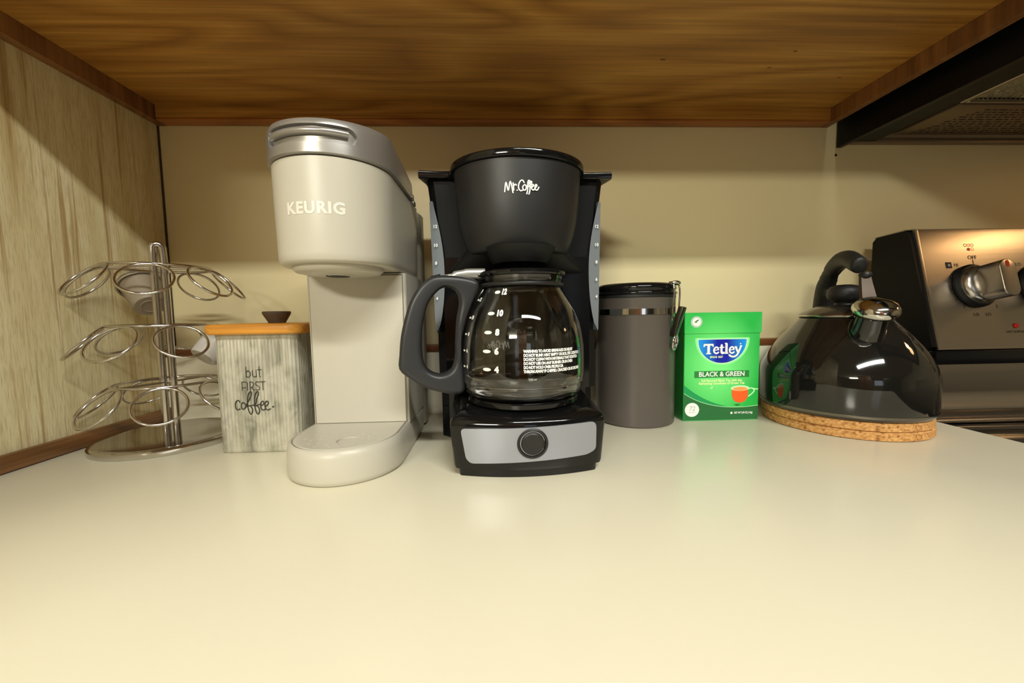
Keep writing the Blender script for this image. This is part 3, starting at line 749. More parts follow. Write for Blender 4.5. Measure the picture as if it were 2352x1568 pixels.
# silver control plate
ptl = []
cor = [(-.0662, .0490), (.0662, .0520), (.0662, .0230), (.0570, .0190), (-.0570, .0145), (-.0615, .0190)]
poly = []
rads = [.005, .007, .004, .004, .003, .0028]
for i, c0 in enumerate(cor):
    c_ = Vector(c0); p_ = Vector(cor[i - 1]); n_ = Vector(cor[(i + 1) % len(cor)]); r_ = rads[i]
    a_ = c_ + (p_ - c_).normalized() * r_; b_ = c_ + (n_ - c_).normalized() * r_
    for k in range(5):
        t = k / 4; poly.append(((1 - t) ** 2 * a_ + 2 * t * (1 - t) * c_ + t * t * b_))
me = curve_shape([[(p.x, p.y) for p in poly]], .0, 0)
b = bmesh.new(); b.from_mesh(me)
for s_ in range(-7, 8):
    bmesh.ops.bisect_plane(b, geom=b.verts[:] + b.edges[:] + b.faces[:], plane_co=(s_ * .0085, 0, 0), plane_no=(1, 0, 0))
r_ = bmesh.ops.extrude_face_region(b, geom=b.faces[:])
top = {v for v in r_['geom'] if isinstance(v, bmesh.types.BMVert)}
for v in b.verts:
    x, z = v.co.x, v.co.y
    v.co = Vector((x, front_y(x, z) - (.0012 if v in top else -.0004), z))
plate = frombm('control_plate', b, M_silver, dm, 30)
pw = lathe('power_button', [(.0148, .0), (.0148, .0022), (.0138, .0030), (.0128, .0028), (.0118, .0008), (.0112, .0008), (.0108, .0026), (.0095, .0034), (.005, .0030), (0, .0028)], M_black, dm, 48)
pw.data.transform(Matrix.Translation((.0022, -.1148, .0350)) @ Matrix.Rotation(PI / 2 + .07, 4, 'X'))
# hot plate
lathe('warming_plate', [(.0560, .0625), (.0600, .0650), (.0605, .0690), (.0595, .0705), (.0560, .0710), (.0555, .0702), (0, .0702)], M_gloss, dm, 80, (0, -.0475))
# reservoir tower with concave bay for the carafe
def bay(z, hw=.1010, fy=.004, rb=.0750, back=.112, ch=.010):
    o = []
    a0 = math.acos(max(-1, min(1, (fy + .0475) / rb)))
    for k in range(25):
        a = (PI / 2 + a0) - (2 * a0) * k / 24
        o.append((rb * math.cos(a), -.0475 + rb * math.sin(a), z))
    e = rb * math.sin(a0)
    o += [(max(hw - ch, e + .003), fy, z), (hw, fy + ch, z)]
    for k in range(4):
        a = (PI / 2) * k / 3; o.append((hw - .014 + .014 * math.cos(a), back - .014 + .014 * math.sin(a), z))
    for k in range(4):
        a = PI / 2 + (PI / 2) * k / 3; o.append((-hw + .014 + .014 * math.cos(a), back - .014 + .014 * math.sin(a), z))
    o += [(-hw, fy + ch, z), (-max(hw - ch, e + .003), fy, z)]
    return o
tw = loft('reservoir', [bay(.000, .0985, .0205), bay(.060, .0985, .0205), bay(.0635, .0985, .003), bay(.13, .0990, .003), bay(.20, .1000, .003), bay(.2150, .1010, .003), bay(.2260, .1015, .003)], M_gloss, dm, smooth=35)
up_ = []
def upper(z, hw, fy, back=.112, ch=.008):
    return [(-hw + ch, fy, z), (hw - ch, fy, z), (hw, fy + ch, z), (hw, back - .012, z), (hw - .012, back, z), (-hw + .012, back, z), (-hw, back - .012, z), (-hw, fy + ch, z)]
loft('reservoir_shell', [upper(.2262, .1010, .006), upper(.262, .1015, .006), upper(.290, .1035, .004), upper(.318, .1065, .002)], mat('satin_black_plastic', srgb(13, 13, 14), .5, var=.03, spec=.15), dm, smooth=30)
# skirt from basket to tower
sk = []
for z, hw, fy in ((.2055, .0850, .0040), (.2120, .0800, -.018), (.2240, .0700, -.040), (.2300, .0640, -.050), (.2330, .060, -.052)):
    n = 20; o = []
    for k in range(n + 1):
        a = PI + PI * k / n; o.append((hw * math.cos(a), .0045 + (.0045 - fy + .002) * math.sin(a), z))
    sk.append(o + [(hw, .0075, z), (-hw, .0075, z)])
loft('basket_skirt', sk, M_dark, dm, smooth=50)
lathe('drip_valve', [(0, .2085), (.016, .2085), (.018, .2105), (.030, .2120), (.034, .2180), (.040, .2290)], M_dark, dm, 40, (0, -.036))
# side gauge strips on the chamfered front corners
for s in (-1, 1):
    rows_ = []
    n = 18
    for k in range(n + 1):
        t = k / n; z = .292 - .156 * t
        wd = .0010 + .0125 * (math.sin(PI * min(.5, t * .9 + .05)) if t < .5 else math.cos((t - .5) * PI) ** .6 if t < 1 else 0)
        wd = max(.0004, wd)
        x1 = .1030 - .0030 * t
        y0 = .0010; x0 = x1 - wd
        rows_.append([(s * x0, y0 + .0015, z), (s * x0, y0, z), (s * (x1 + .001), y0 + .004, z), (s * (x1 + .0015), y0 + .05, z), (s * (x1 - .006), y0 + .05, z), (s * (x1 - .004), y0 + .006, z)])
    st = loft('water_gauge', rows_, M_strip, dm, smooth=40)
    for nm, z in (('12', .2620), ('10', .2400), ('8', .2190), ('6', .1980), ('4', .1770)):
        decal('gauge_number', text2d(nm, .0052, bold=.0001), (lambda u, v, z=z, s=s: (s * .0975 + u, .0002, z + v)), M_white_print, st)
# brew basket (matte bucket) and lid
def ell(rx, ry, z, cy=-.014, n=64): return [(rx * math.cos(2 * PI * k / n), cy + ry * math.sin(2 * PI * k / n), z) for k in range(n)]
rings = [ell(.050, .038, .2240), ell(.0560, .042, .2250), ell(.0580, .044, .2270), ell(.0610, .047, .2340), ell(.0650, .0495, .2460), ell(.0680, .0515, .2600), ell(.0700, .0530, .277), ell(.0715, .0540, .297), ell(.0730, .0550, .3160)]
bk = loft('brew_basket', rings, M_black, dm, smooth=50)
sp = []
n = 40
for k in range(n + 1):
    a = PI + PI * k / n; sp.append((.0755 * math.cos(a), -.010 + .0610 * math.sin(a)))
sp += [(.0790, -.004), (.090, -.0035), (.1125, -.006), (.1135, -.002), (.1080, .020), (.104, .108), (-.104, .108), (-.1080, .020), (-.1135, -.002), (-.1125, -.006), (-.090, -.0035), (-.0790, -.004)]
shape('reservoir_lid', [sp], .0022, .0018, M_gloss, Matrix.Translation((0, 0, .3205)), dm, 2, smooth=40)
# brand lettering on basket
def bkmap(u, v):
    z = .2865 + v; rx = .0700 + (z - .277) * .08 + .0006; ry = .0530 + (z - .277) * .055 + .0006
    a = (u + .0000) / .066
    return (rx * math.sin(a), -.014 - ry * math.cos(a), z)
mrc = [[(-.0165, -.0042), (-.0150, .0048), (-.0130, -.0030), (-.0108, .0055), (-.0085, -.0055)],
       [(-.0082, .0040), (-.0078, -.0030)], [(-.0080, .0010), (-.0062, .0026), (-.0052, .0018)], [(-.0046, -.0032), (-.0044, -.0031)],
       [(.0022, .0042), (.0008, .0065), (-.0012, .0060), (-.0030, .0025), (-.0030, -.0015), (-.0010, -.0038), (.0015, -.0025)],
       [(.0022, .0020), (.0008, .0000), (.0014, -.0028), (.0034, -.0028), (.0042, .0000), (.0032, .0020), (.0022, .0020)],
       [(.0040, -.0005), (.0066, .0035), (.0074, .0058), (.0064, .0064), (.0056, .0040), (.0054, -.0030), (.0046, -.0068)],
       [(.0060, .0002), (.0086, .0030), (.0094, .0050), (.0084, .0056), (.0078, .0035), (.0076, -.0035), (.0066, -.0070)],
       [(.0082, -.0005), (.0106, .0006), (.0112, .0020), (.0100, .0026), (.0092, .0008), (.0096, -.0020), (.0112, -.0028), (.0124, -.0010)],
       [(.0124, -.0008), (.0140, .0008), (.0144, .0022), (.0132, .0026), (.0126, .0008), (.0130, -.0022), (.0148, -.0026), (.0164, .0002)]]
decal('logo_lettering', stroke2d(mrc, .00062), bkmap, M_white_print, bk)

# carafe (its own thing: it lifts off the plate)
ca = thing('glass_carafe', 'round glass carafe with black handle on the warming plate', 'carafe', (.0625 + .0475 * math.sin(drz), -.170 - .0475 * math.cos(drz), .0713))
Z = lambda z: (z - .0730) * .955
outer = [(.0, .0733), (.046, .0733), (.0560, .0736), (.0612, .0750), (.0642, .0785), (.0655, .0835), (.0658, .0875), (.0670, .0890), (.0673, .0990), (.0674, .112), (.0670, .127), (.0654, .140), (.0624, .153), (.0575, .166), (.0515, .177), (.0462, .1865), (.0432, .1915), (.0424, .1950), (.0438, .1995), (.0452, .2040)]
inner = [(r - .0016 if r > .01 else 0, z + (.0016 if z < .08 else .0004)) for r, z in outer]
inner[0] = (0, .0750); inner[1] = (.045, .0750)
gl = lathe('glass_body', [(r, Z(z)) for r, z in outer] + [(r, Z(z)) for r, z in inner[::-1]], M_glass, ca, 96, smooth=60)
wl = .0975
wp_ = [(0, .0752)] + [(r - .0004, z + .0002) for r, z in inner[1:] if z < wl - .001] + [(.0654, wl - .0003), (.0647, wl), (0, wl)]
lathe('water', [(r, Z(z)) for r, z in wp_], M_water, ca, 96, smooth=40)
torus('bottom_rib', (0, 0, Z(.0885)), .0656, .0009, M_glass, ca, seg=72, sub=8)
lathe('lid', [(0, Z(.2030)), (.0408, Z(.2030)), (.0412, Z(.1990)), (.0425, Z(.1995)), (.0430, Z(.2045)), (.0475, Z(.2045)), (.0485, Z(.2062)), (.0480, Z(.2085)), (.0440, Z(.2105)), (.0200, Z(.2118)), (0, Z(.2120))], M_gloss, ca, 64)
torus('neck_band', (0, 0, Z(.1950)), .0436, .0022, M_black, ca, seg=64, sub=10)
# handle: flat loop standing in a vertical plane through the carafe axis
ho = [(.0530, .1930), (.0700, .1962), (.0910, .1965), (.1020, .1915), (.1101, .1827), (.1171, .1707), (.1224, .1551), (.1270, .1363), (.1292, .1169), (.1297, .1033), (.1205, .0940), (.1062, .0840), (.0888, .0780), (.0740, .0750), (.0670, .0775), (.0660, .0860), (.0676, .1000), (.0686, .1150), (.0684, .1300), (.0666, .1400), (.0620, .1560), (.0555, .1720), (.0505, .1820), (.0485, .1890)]
hi = [(.0793, .1870), (.0888, .1845), (.1000, .1714), (.1055, .1548), (.1083, .1385), (.1086, .1161), (.1038, .1015), (.0910, .0948), (.0785, .0995), (.0737, .1124), (.0727, .1310), (.0708, .1527), (.0675, .1702), (.0705, .1820)]
ha = math.radians(190)
hd_ = Vector((math.cos(ha), math.sin(ha), 0)); side_ = Vector((hd_.y, -hd_.x, 0))
HM = Matrix(((hd_.x, 0, side_.x, 0), (hd_.y, 0, side_.y, 0), (0, 1, 0, -.0713), (0, 0, 0, 1)))
so = [(p.x, p.y) for p in spline([(a_, b_, 0) for a_, b_ in ho], 3, True)]; si_ = [(p.x, p.y) for p in spline([(a_, b_, 0) for a_, b_ in hi], 4, True)]
def poff(pts, d):
    out = []; n = len(pts); A = sum(pts[i][0] * pts[(i + 1) % n][1] - pts[(i + 1) % n][0] * pts[i][1] for i in range(n)); sg = 1 if A > 0 else -1
    for i in range(n):
        t = Vector((pts[(i + 1) % n][0] - pts[i - 1][0], pts[(i + 1) % n][1] - pts[i - 1][1])).normalized()
        out.append((pts[i][0] - t.y * d * sg, pts[i][1] + t.x * d * sg))
    return out
hdl = shape('handle', [poff(so, .0036), poff(si_, -.0046)], .0050, .0052, M_handle, HM, ca, 5, smooth=60)
# thumb lever
lv = [hd_ * .040 + Vector((0, 0, Z(.2085))), hd_ * .060 + Vector((0, 0, Z(.2080))), hd_ * .072 + Vector((0, 0, Z(.2060))), hd_ * .0835 + Vector((0, 0, Z(.2040)))]
tube('thumb_lever', spline(lv, 5), [.0058] * 6 + [.0050] * 5 + [.0030] * 5, mat('pewter_lever', srgb(170, 168, 162), .3, metal=.6), ca, 12, .6)
tube('lever_pivot', [hd_ * .082 + side_ * .0075 + Vector((0, 0, Z(.2005))), hd_ * .082 - side_ * .0075 + Vector((0, 0, Z(.2005)))], .0022, M_chrome, ca, 12)
tube('lever_stop', [hd_ * .086 + Vector((0, 0, Z(.2025))), hd_ * .096 + Vector((0, 0, Z(.2000)))], .0055, M_black, ca, 12)
# printed scale and warnings on the glass
def rprof(z):
    z = z / .955 + .0730
    for (r0, z0), (r1, z1) in zip(outer[3:-1], outer[4:]):
        if z0 <= z <= z1: return r0 + (r1 - r0) * (z - z0) / max(1e-6, z1 - z0)
    return .067
def gm(a0, mir=1.):
    def f(u, v):
        r = rprof(v) + .0004; a = a0 + mir * u / .064
        return (r * math.sin(a), -r * math.cos(a), v)
    return f
for nm, z in (('12', .1860), ('10', .1640), ('8', .1450), ('6', .1262), ('4', .1080)):
    a0 = -.50
    z2 = Z(z)
    decal('cup_mark', merge2((*disc2d(.0044, 18, (-.0062, z2), .0017),)), gm(a0), M_white_print, gl)
    decal('cup_mark', merge2((*text2d(nm, .0078, bold=.0005), (.0040, z2))), gm(a0), M_white_print, gl)
for nm, z in (('12', .1790), ('10', .1600), ('8', .1425), ('6', .1250), ('4', .1080)):
    decal('cup_mark', merge2((*disc2d(.0028, 14, (-.0062, Z(z)), .0010), ), (*text2d(nm, .0050, bold=.0003), (.0005, Z(z)))), gm(-1.05), M_white_print, gl)
warn = ['WARNING: TO AVOID BREAKAGE OR INJURY', 'DO NOT BUMP, HEAT EMPTY OR BOIL DRY, SCRATCH', 'DO NOT CLEAN WITH MATERIALS THAT SCRATCH', 'DO NOT USE ON ANY BURNER OR IN OVEN', 'DO NOT HOLD OVER PEOPLE OR', 'THROW AWAY IF CHIPPED, CRACKED OR SCORCHED']
parts = []
for i, s_ in enumerate(warn):
    v_, f_ = text2d(s_, .0037, bold=.00022, align='LEFT', space=.9, sx=.74); parts.append((v_, f_, (0, Z(.1265) - .0038 * i)))
decal('warning_print', merge2(*parts), gm(-.05), M_white_print, gl)
decal('logo_print', (lambda vf: ([(p[0] * .88, p[1] * .88 + Z(.1215), p[2]) for p in vf[0]], vf[1]))(stroke2d(mrc, .00055)), gm(PI + .42, 1), M_white_print, gl)

# ------------------------------------------------------------------ coffee canister
cn = thing('coffee_canister', 'charcoal metal canister with black lid and wire clamp', 'canister', (.2373, -.0857, 0.0002)); cn.scale = (1, 1, .968)
cr_ = .0552
body = lathe('body', [(0, 0), (cr_ - .002, 0), (cr_, .0018), (cr_, .181), (cr_ + .0008, .1822), (cr_ - .002, .1826)], M_can, cn, 96)
lathe('steel_band', [(cr_ - .0002, .1585), (cr_ + .0012, .1588), (cr_ + .0012, .1668), (cr_ - .0002, .1671)], M_chrome, cn, 96)
lathe('gasket', [(cr_ - .0005, .1827), (cr_ + .0002, .183), (cr_ + .0002, .1865), (cr_ - .001, .187)], M_rubber, cn, 96)
lathe('lid', [(.052, .1868), (cr_ + .0018, .1872), (cr_ + .0024, .1885), (cr_ + .0018, .1905), (cr_ - .0004, .1915), (cr_ - .0002, .1930), (cr_ + .0014, .1950), (cr_ + .0008, .1990), (cr_ - .0045, .2025), (.042, .2035), (.039, .2015), (0, .2010)], M_gloss, cn, 96, smooth=60)
la = math.radians(-49); ld = Vector((math.cos(la), math.sin(la), 0)); ls = Vector((-ld.y, ld.x, 0)); Zv = Vector((0, 0, 1))
cl = thing('clamp', None, None); cl.parent = cn
def P(o, s, z): return ld * o + ls * s + Zv * z
tube('clamp_bail', spline([P(cr_ + .004, -.0085, .150), P(cr_ + .005, -.0088, .160), P(cr_ + .0065, -.0088, .190), P(cr_ + .004, -.0080, .2005), P(cr_ - .002, -.004, .2030), P(cr_ - .002, .004, .2030), P(cr_ + .004, .0080, .2005), P(cr_ + .0065, .0088, .190), P(cr_ + .005, .0088, .160), P(cr_ + .004, .0085, .150)], 5), .0012, M_chrome, cl, 8)
tube('clamp_hook', spline([P(cr_ + .001, -.007, .201), P(cr_ + .006, -.003, .2025), P(cr_ + .008, .003, .2015), P(cr_ + .0015, .007, .201)], 4), .0024, M_chrome, cl, 8, 1.)
bm_ = bmesh.new()
Rm = Matrix((ld, ls, Zv)).transposed().to_4x4()
b = bmesh.new(); bmbox(b, -.0035, .0035, -.0060, .0060, -.0215, .0215, .001, 2)
bmesh.ops.transform(b, matrix=Rm @ Matrix.Translation((cr_ + .0085, 0, .1480)) @ Matrix.Rotation(math.radians(16), 4, 'Y'), verts=b.verts)
frombm('clamp_lever', b, M_steeld, cl)
b = bmesh.new(); bmbox(b, .0002, .0020, -.0045, .0045, .1545, .1700, .0005, 1); bmesh.ops.transform(b, matrix=Rm @ Matrix.Translation((cr_ + .0010, 0, 0)), verts=b.verts)
frombm('clamp_bracket', b, M_chrome, cl)
Rl = Matrix((ls, Zv, ld)).transposed()
rg_ = torus('thumb_loop', (0, 0, 0), .0064, .0016, M_chrome, cl, seg=30, sub=8)
rg_.data.transform(Rm @ Matrix.Translation((cr_ + .0048, 0, .1190)) @ Matrix.Rotation(math.radians(8), 4, 'Y') @ Matrix.Rotation(PI / 2, 4, 'Y') @ Matrix.Diagonal((1.5, 1.05, 1, 1)))
sp_ = lathe('thumb_dish', [(.0062, .0), (.0050, -.0018), (.003, -.0028), (0, -.0032)], M_chrome, cl, 24)
sp_.data.transform(Rm @ Matrix.Translation((cr_ + .0048, 0, .1190)) @ Matrix.Rotation(math.radians(8), 4, 'Y') @ Matrix.Rotation(PI / 2, 4, 'Y') @ Matrix.Diagonal((1.5, 1.05, 1, 1)))

# ------------------------------------------------------------------ tea box
TB = Vector((.3555, -.0830, 0.0002))
tb = thing('tea_box', 'bright green cardboard box of black and green tea bags', 'tea box', TB, math.radians(0))
tb.scale = (1, 1, .975)
W2, D2 = .0548, .0262
def teamat(name):
    m = bpy.data.materials.new(name); m.use_nodes = True; N = m.node_tree.nodes; L = m.node_tree.links; b_ = N['Principled BSDF']
    b_.inputs['Roughness'].default_value = .32
    tc = N.new('ShaderNodeTexCoord'); mp = N.new('ShaderNodeMapping'); mp.inputs['Location'].default_value = (0, 0, -.095); mp.inputs['Scale'].default_value = (16, 16, 12)
    L.new(tc.outputs['Object'], mp.inputs[0])
    gr = N.new('ShaderNodeTexGradient'); gr.gradient_type = 'SPHERICAL'
    mp.inputs['Location'].default_value = (.10, .42, -1.0)
    L.new(mp.outputs[0], gr.inputs[0])
    cr = N.new('ShaderNodeValToRGB'); cr.color_ramp.elements[0].color = srgb(44, 182, 76); cr.color_ramp.elements[0].position = 0; cr.color_ramp.elements[1].position = .8; cr.color_ramp.elements[1].color = srgb(120, 236, 130)
    L.new(gr.outputs[1], cr.inputs[0]); L.new(cr.outputs[0], b_.inputs['Base Color'])
    return m
M_tea = teamat('green_carton')
M_tea2 = mat('dark_green_print', srgb(40, 104, 56), .32, var=.03)
M_teaside = mat('green_carton_side', srgb(34, 112, 46), .35, var=.05)
M_blue = None
def bluemat():
    m = bpy.data.materials.new('logo_blue'); m.use_nodes = True; N = m.node_tree.nodes; L = m.node_tree.links; b_ = N['Principled BSDF']; b_.inputs['Roughness'].default_value = .32
    tc = N.new('ShaderNodeTexCoord'); sx = N.new('ShaderNodeSeparateXYZ'); L.new(tc.outputs['Object'], sx.inputs[0])
    ab = N.new('ShaderNodeMath'); ab.operation = 'ABSOLUTE'; L.new(sx.outputs[0], ab.inputs[0])
    r = N.new('ShaderNodeMapRange'); r.inputs[1].default_value = .008; r.inputs[2].default_value = .034; L.new(ab.outputs[0], r.inputs[0])
    cr = N.new('ShaderNodeValToRGB'); cr.color_ramp.elements[0].color = srgb(22, 34, 160); cr.color_ramp.elements[1].color = srgb(30, 150, 236)
    L.new(r.outputs[0], cr.inputs[0]); L.new(cr.outputs[0], b_.inputs['Base Color']); return m
M_blue = bluemat()
M_pale = mat('pale_green_glow', srgb(196, 250, 190), .35, var=.02)
M_pale2 = mat('soft_green_glow', srgb(140, 240, 150), .35, var=.02)
M_cream = mat('cream_print', srgb(226, 240, 170), .4, var=.02)
M_orange = mat('tea_orange', srgb(236, 96, 36), .35, var=.08, scale=60)
bx = loft('carton', [rr3(-W2, W2, -D2, D2, .0012, 0, 2), rr3(-W2 + .0002, W2, -D2, D2, .0012, .131, 2)], M_tea, tb, smooth=30)
bx2 = box('side_flap', -W2 - .0004, -W2 - .0001, -D2 + .001, D2 - .001, .001, .130, M_teaside, tb)
ldt = loft('lid_flap', [rr3(-W2 - .0006, W2 + .0016, -D2 - .0010, D2 + .0006, .0010, .1285, 2), rr3(-W2 - .0006, W2 + .0016, -D2 - .0010, D2 + .0006, .0010, .1578, 2), rr3(-W2 + .0002, W2 + .0008, -D2 - .0002, D2, .0010, .1586, 2)], M_tea, tb, smooth=30)
loft('lid_flap_side', [[(-W2 - .0009, -D2, z), (-W2 - .0007, -D2, z), (-W2 - .0007, D2, z), (-W2 - .0009, D2, z)] for z in (.1287, .1576)], M_teaside, tb)
def fp(k): return lambda u, v: (u, -D2 - .00006 * k, v)
# swoosh + dark foot
n = 24
lowc = []
for k in range(n + 1):
    u = -W2 + .0004 + (2 * W2 - .0008) * k / n; t = k / n
    lowc.append((u, .0335 * math.exp(-3.0 * t) * .55 + .0160 + .010 * (t - .55) ** 2 * 2))
def band(lo_, hi_):
    V = [(a_[0], a_[1]) for a_ in lo_] + [(a_[0], a_[1]) for a_ in hi_]; n_ = len(lo_)
    return V, [(i, i + 1, n_ + i + 1, n_ + i) for i in range(n_ - 1)]
decal('printed_foot', band([(u, .0006) for u, z in lowc], lowc), fp(1), M_tea2, bx)
decal('printed_swoosh', band(lowc, [(u, z + .012 * max(0, 1 - k / 15) ** 1.2 + .0008) for k, (u, z) in enumerate(lowc)]), fp(1), mat('mid_green_print', srgb(30, 150, 84), .32), bx)
decal('printed_line', band(lowc, [(u, z + .0006) for u, z in lowc]), fp(2), M_pale, bx)
# blue half-oval logo with glow
def half(sx_, sz, zt):
    P_ = [(-.0355 * sx_, zt)]
    for k in range(25):
        a = PI + PI * k / 24; P_.append((.0350 * sx_ * math.cos(a), zt - .004 * 0 + .0330 * sz * math.sin(a)))
    P_.append((.0355 * sx_, zt)); P_.append((.034 * sx_, zt + .0015)); P_.append((-.034 * sx_, zt + .0015))
    return P_, [tuple(range(len(P_)))]
decal('logo_glow', half(1.13, 1.18, .1205), fp(1), M_pale2, bx); decal('logo_glow', half(1.05, 1.08, .1192), fp(2), M_pale, bx); decal('logo_field', half(1., 1., .1180), fp(3), M_blue, bx)
wT = .00135
tet = [(.0019, [(-.0200, .1105), (-.0200, .1000)]), (.0013, [(-.0262, .1120), (-.0140, .1120)]), (.0010, [(-.0262, .1120), (-.0266, .1096)]), (.0010, [(-.0140, .1120), (-.0136, .1096)]), (.0008, [(-.0230, .0990), (-.0170, .0990)]),
       (.0007, [(-.0122, .1036), (-.0060, .1046)]), (.0012, [(-.0060, .1046), (-.0064, .1070), (-.0088, .1082), (-.0114, .1066), (-.0124, .1034), (-.0112, .1004), (-.0084, .0992), (-.0058, .1006)]),
       (.0016, [(-.0012, .1110), (-.0014, .1020), (-.0004, .0996), (.0020, .1000)]), (.0008, [(-.0038, .1078), (.0020, .1080)]),
       (.0017, [(.0058, .1128), (.0058, .1000)]), (.0008, [(.0038, .1136), (.0058, .1136)]), (.0008, [(.0036, .0991), (.0082, .0991)]),
       (.0007, [(.0104, .1036), (.0164, .1046)]), (.0012, [(.0164, .1046), (.0160, .1070), (.0136, .1082), (.0112, .1066), (.0102, .1034), (.0114, .1004), (.0140, .0992), (.0166, .1006)]),
       (.0014, [(.0192, .1080), (.0222, .1010)]), (.0013, [(.0268, .1092), (.0240, .1020), (.0214, .0968), (.0176, .0942), (.0132, .0944), (.0100, .0964)]), (.0007, [(.0180, .1084), (.0204, .1084)]), (.0007, [(.0254, .1096), (.0280, .1096)])]
decal('logo_lettering', stroke2d(tet, .0015), fp(4), M_white_print, bx)
decal('logo_lettering', disc2d(.0010, 12, (.0262, .1128)), fp(4), M_white_print, bx)
decal('printed_since', merge2((*text2d('SINCE 1837', .0038, bold=.00015), (-.0085, .0938))), fp(4), M_cream, bx)
bv, bfc = [(-.0400, .0635), (.0400, .0635), (.0400, .0735), (-.0400, .0735)], [(0, 1, 2, 3)]
decal('banner', (bv, bfc), fp(2), mat('banner_green', srgb(44, 130, 60), .32), bx)
decal('banner_lettering', merge2((*text2d('BLACK & GREEN', .0098, bold=.00022, sx=.93), (0, .0684))), fp(3), M_white_print, bx)
decal('printed_text', merge2((*text2d('Full flavored Black Tea with the', .0049, bold=.00016, sx=.95), (0, .0592)), (*text2d('Refreshing Goodness of Green Tea', .0049, bold=.00016, sx=.95), (0, .0550))), fp(3), M_cream, bx)
decal('printed_leaf', ([(-.0170, .0475), (-.0150, .0490), (-.0132, .0515), (-.0128, .0475), (-.0140, .0485), (-.0150, .0470)], [(0, 1, 2, 4, 5), (2, 3, 4)]), fp(3), M_pale, bx)
# printed cup
cupo = [(.0150, .0470)] + [(.0150 + .0245 * (1 - math.cos(PI * k / 12)) / 2, .0470 - (.0215) * math.sin(PI * k / 12) ** .55) for k in range(1, 12)] + [(.0395, .0470)]
decal('printed_cup', (cupo, [tuple(range(len(cupo)))]), fp(3), M_orange, bx)
rim = [(.01500 + .01225 + .0135 * math.cos(2 * PI * k / 24), .0472 + .0042 * math.sin(2 * PI * k / 24)) for k in range(24)]
decal('printed_cup', (rim, [tuple(range(24))]), fp(4), M_pale, bx)
rim2 = [(.02725 + .0108 * math.cos(2 * PI * k / 24), .0462 + .0030 * math.sin(2 * PI * k / 24)) for k in range(24)]
decal('printed_cup', (rim2, [tuple(range(24))]), fp(5), mat('tea_surface', srgb(240, 160, 90), .35), bx)
decal('printed_cup', stroke2d([[(.0395, .0460), (.0440, .0470), (.0480, .0440), (.0460, .0400), (.0400, .0350)], [(.0440, .0470), (.0500, .0455), (.0530, .0455)]], .0008), fp(4), M_pale, bx)
decal('printed_leaf', ([(.0180, .0225), (.0230, .0240), (.0290, .0235), (.0240, .0205)], [(0, 1, 2, 3)]), fp(3), mat('leaf_green', srgb(30, 130, 60), .4), bx)
decal('printed_seal', disc2d(.0104, 36, (-.0425, .0165)), fp(3), M_white_print, bx)
decal('printed_seal', merge2((*text2d('72', .0094, bold=-.0001, shear=.15), (-.0425, .0180)), (*text2d('TEA BAGS', .0022), (-.0425, .0125))), fp(4), M_grey_print, bx)
decal('printed_text', merge2((*text2d('NET WT 5.09 OZ (144g)', .0042, bold=.0001, sx=.62), (.0330, .0105)), (*disc2d(.0017, 14, (.0155, .0105)),)), fp(3), M_white_print, bx)
lf = lambda k: (lambda u, v: (u, -D2 - .0010 - .00006 * k, v))
sealP = [((.0086 if k % 2 else .0080) * math.cos(2 * PI * k / 60) - .0385, (.0086 if k % 2 else .0080) * math.sin(2 * PI * k / 60) + .1455) for k in range(60)]
decal('certification_seal', (sealP, [tuple(range(60))]), lf(1), mat('seal_grey', srgb(176, 200, 180), .4), ldt)
decal('certification_seal', disc2d(.0060, 30, (-.0385, .1455)), lf(2), M_white_print, ldt)
decal('certification_seal', ([(-.0420, .1440), (-.0400, .1470), (-.0372, .1485), (-.0350, .1490), (-.0362, .1468), (-.0385, .1458), (-.0378, .1440), (-.0400, .1445)], [tuple(range(8))]), lf(3), mat('frog_green', srgb(70, 120, 84), .4), ldt)

# ------------------------------------------------------------------ cork trivets and kettle
KX, KY = .5145, -.1275
ck = None
for i, (z0, dx, lab) in enumerate(((0, .001, 'round cork trivet lying directly on the counter under another'), (.0112, 0, 'upper round cork trivet directly under the kettle'))):
    o = lathe('cork_trivet', [(0, .0002), (.0900, .0002), (.0915, .0012), (.0917, .0055), (.0915, .0098), (.0900, .0110), (0, .0110)], M_cork, None, 96)
    o.location = (KX + dx, KY, z0); tag(o, lab, 'trivet', 'cork trivets')
kt = thing('tea_kettle', 'glossy black whistling kettle on stacked cork trivets', 'kettle', (KX, KY, .0224))
kz = lambda z: z - .0224
kp = [(0, .0224), (.0895, .0224), (.0925, .0235), (.0938, .0265), (.0945, .0300), (.0951, .0400), (.0953, .0600), (.0951, .0700), (.0940, .0765), (.0910, .0840), (.0850, .0965), (.0775, .1090), (.0690, .1210), (.0605, .1315), (.0530, .1405), (.0505, .1445), (.0490, .1460)]
lathe('body', [(r, kz(z)) for r, z in kp] + [(0, kz(.1460))], M_kettle, kt, 128, smooth=60)
lathe('bottom_rim', [(.0941, kz(.0262)), (.0948, kz(.0280)), (.0949, kz(.0298))], M_ketlid, kt, 96)
ld_ = lathe('lid', [(.0500, kz(.1462)), (.0508, kz(.1480)), (.0500, kz(.1500)), (.0465, kz(.1525)), (.0400, kz(.1565)), (.0300, kz(.1605)), (.0180, kz(.1625)), (0, kz(.1630))], M_ketlid, kt, 96, smooth=60)
torus('lid_rim', (0, 0, kz(.1480)), .0503, .0012, M_chrome, ld_, seg=72, sub=8)
lathe('lid_knob', [(.0130, kz(0.1580)), (.0120, kz(0.1615)), (.0105, kz(0.1655)), (.0130, kz(0.1680)), (.0185, kz(0.1710)), (.0200, kz(0.1765)), (.0192, kz(0.1830)), (.0150, kz(0.1880)), (.0080, kz(0.1900)), (0, kz(0.1905))], M_rubber, kt, 48, smooth=60)
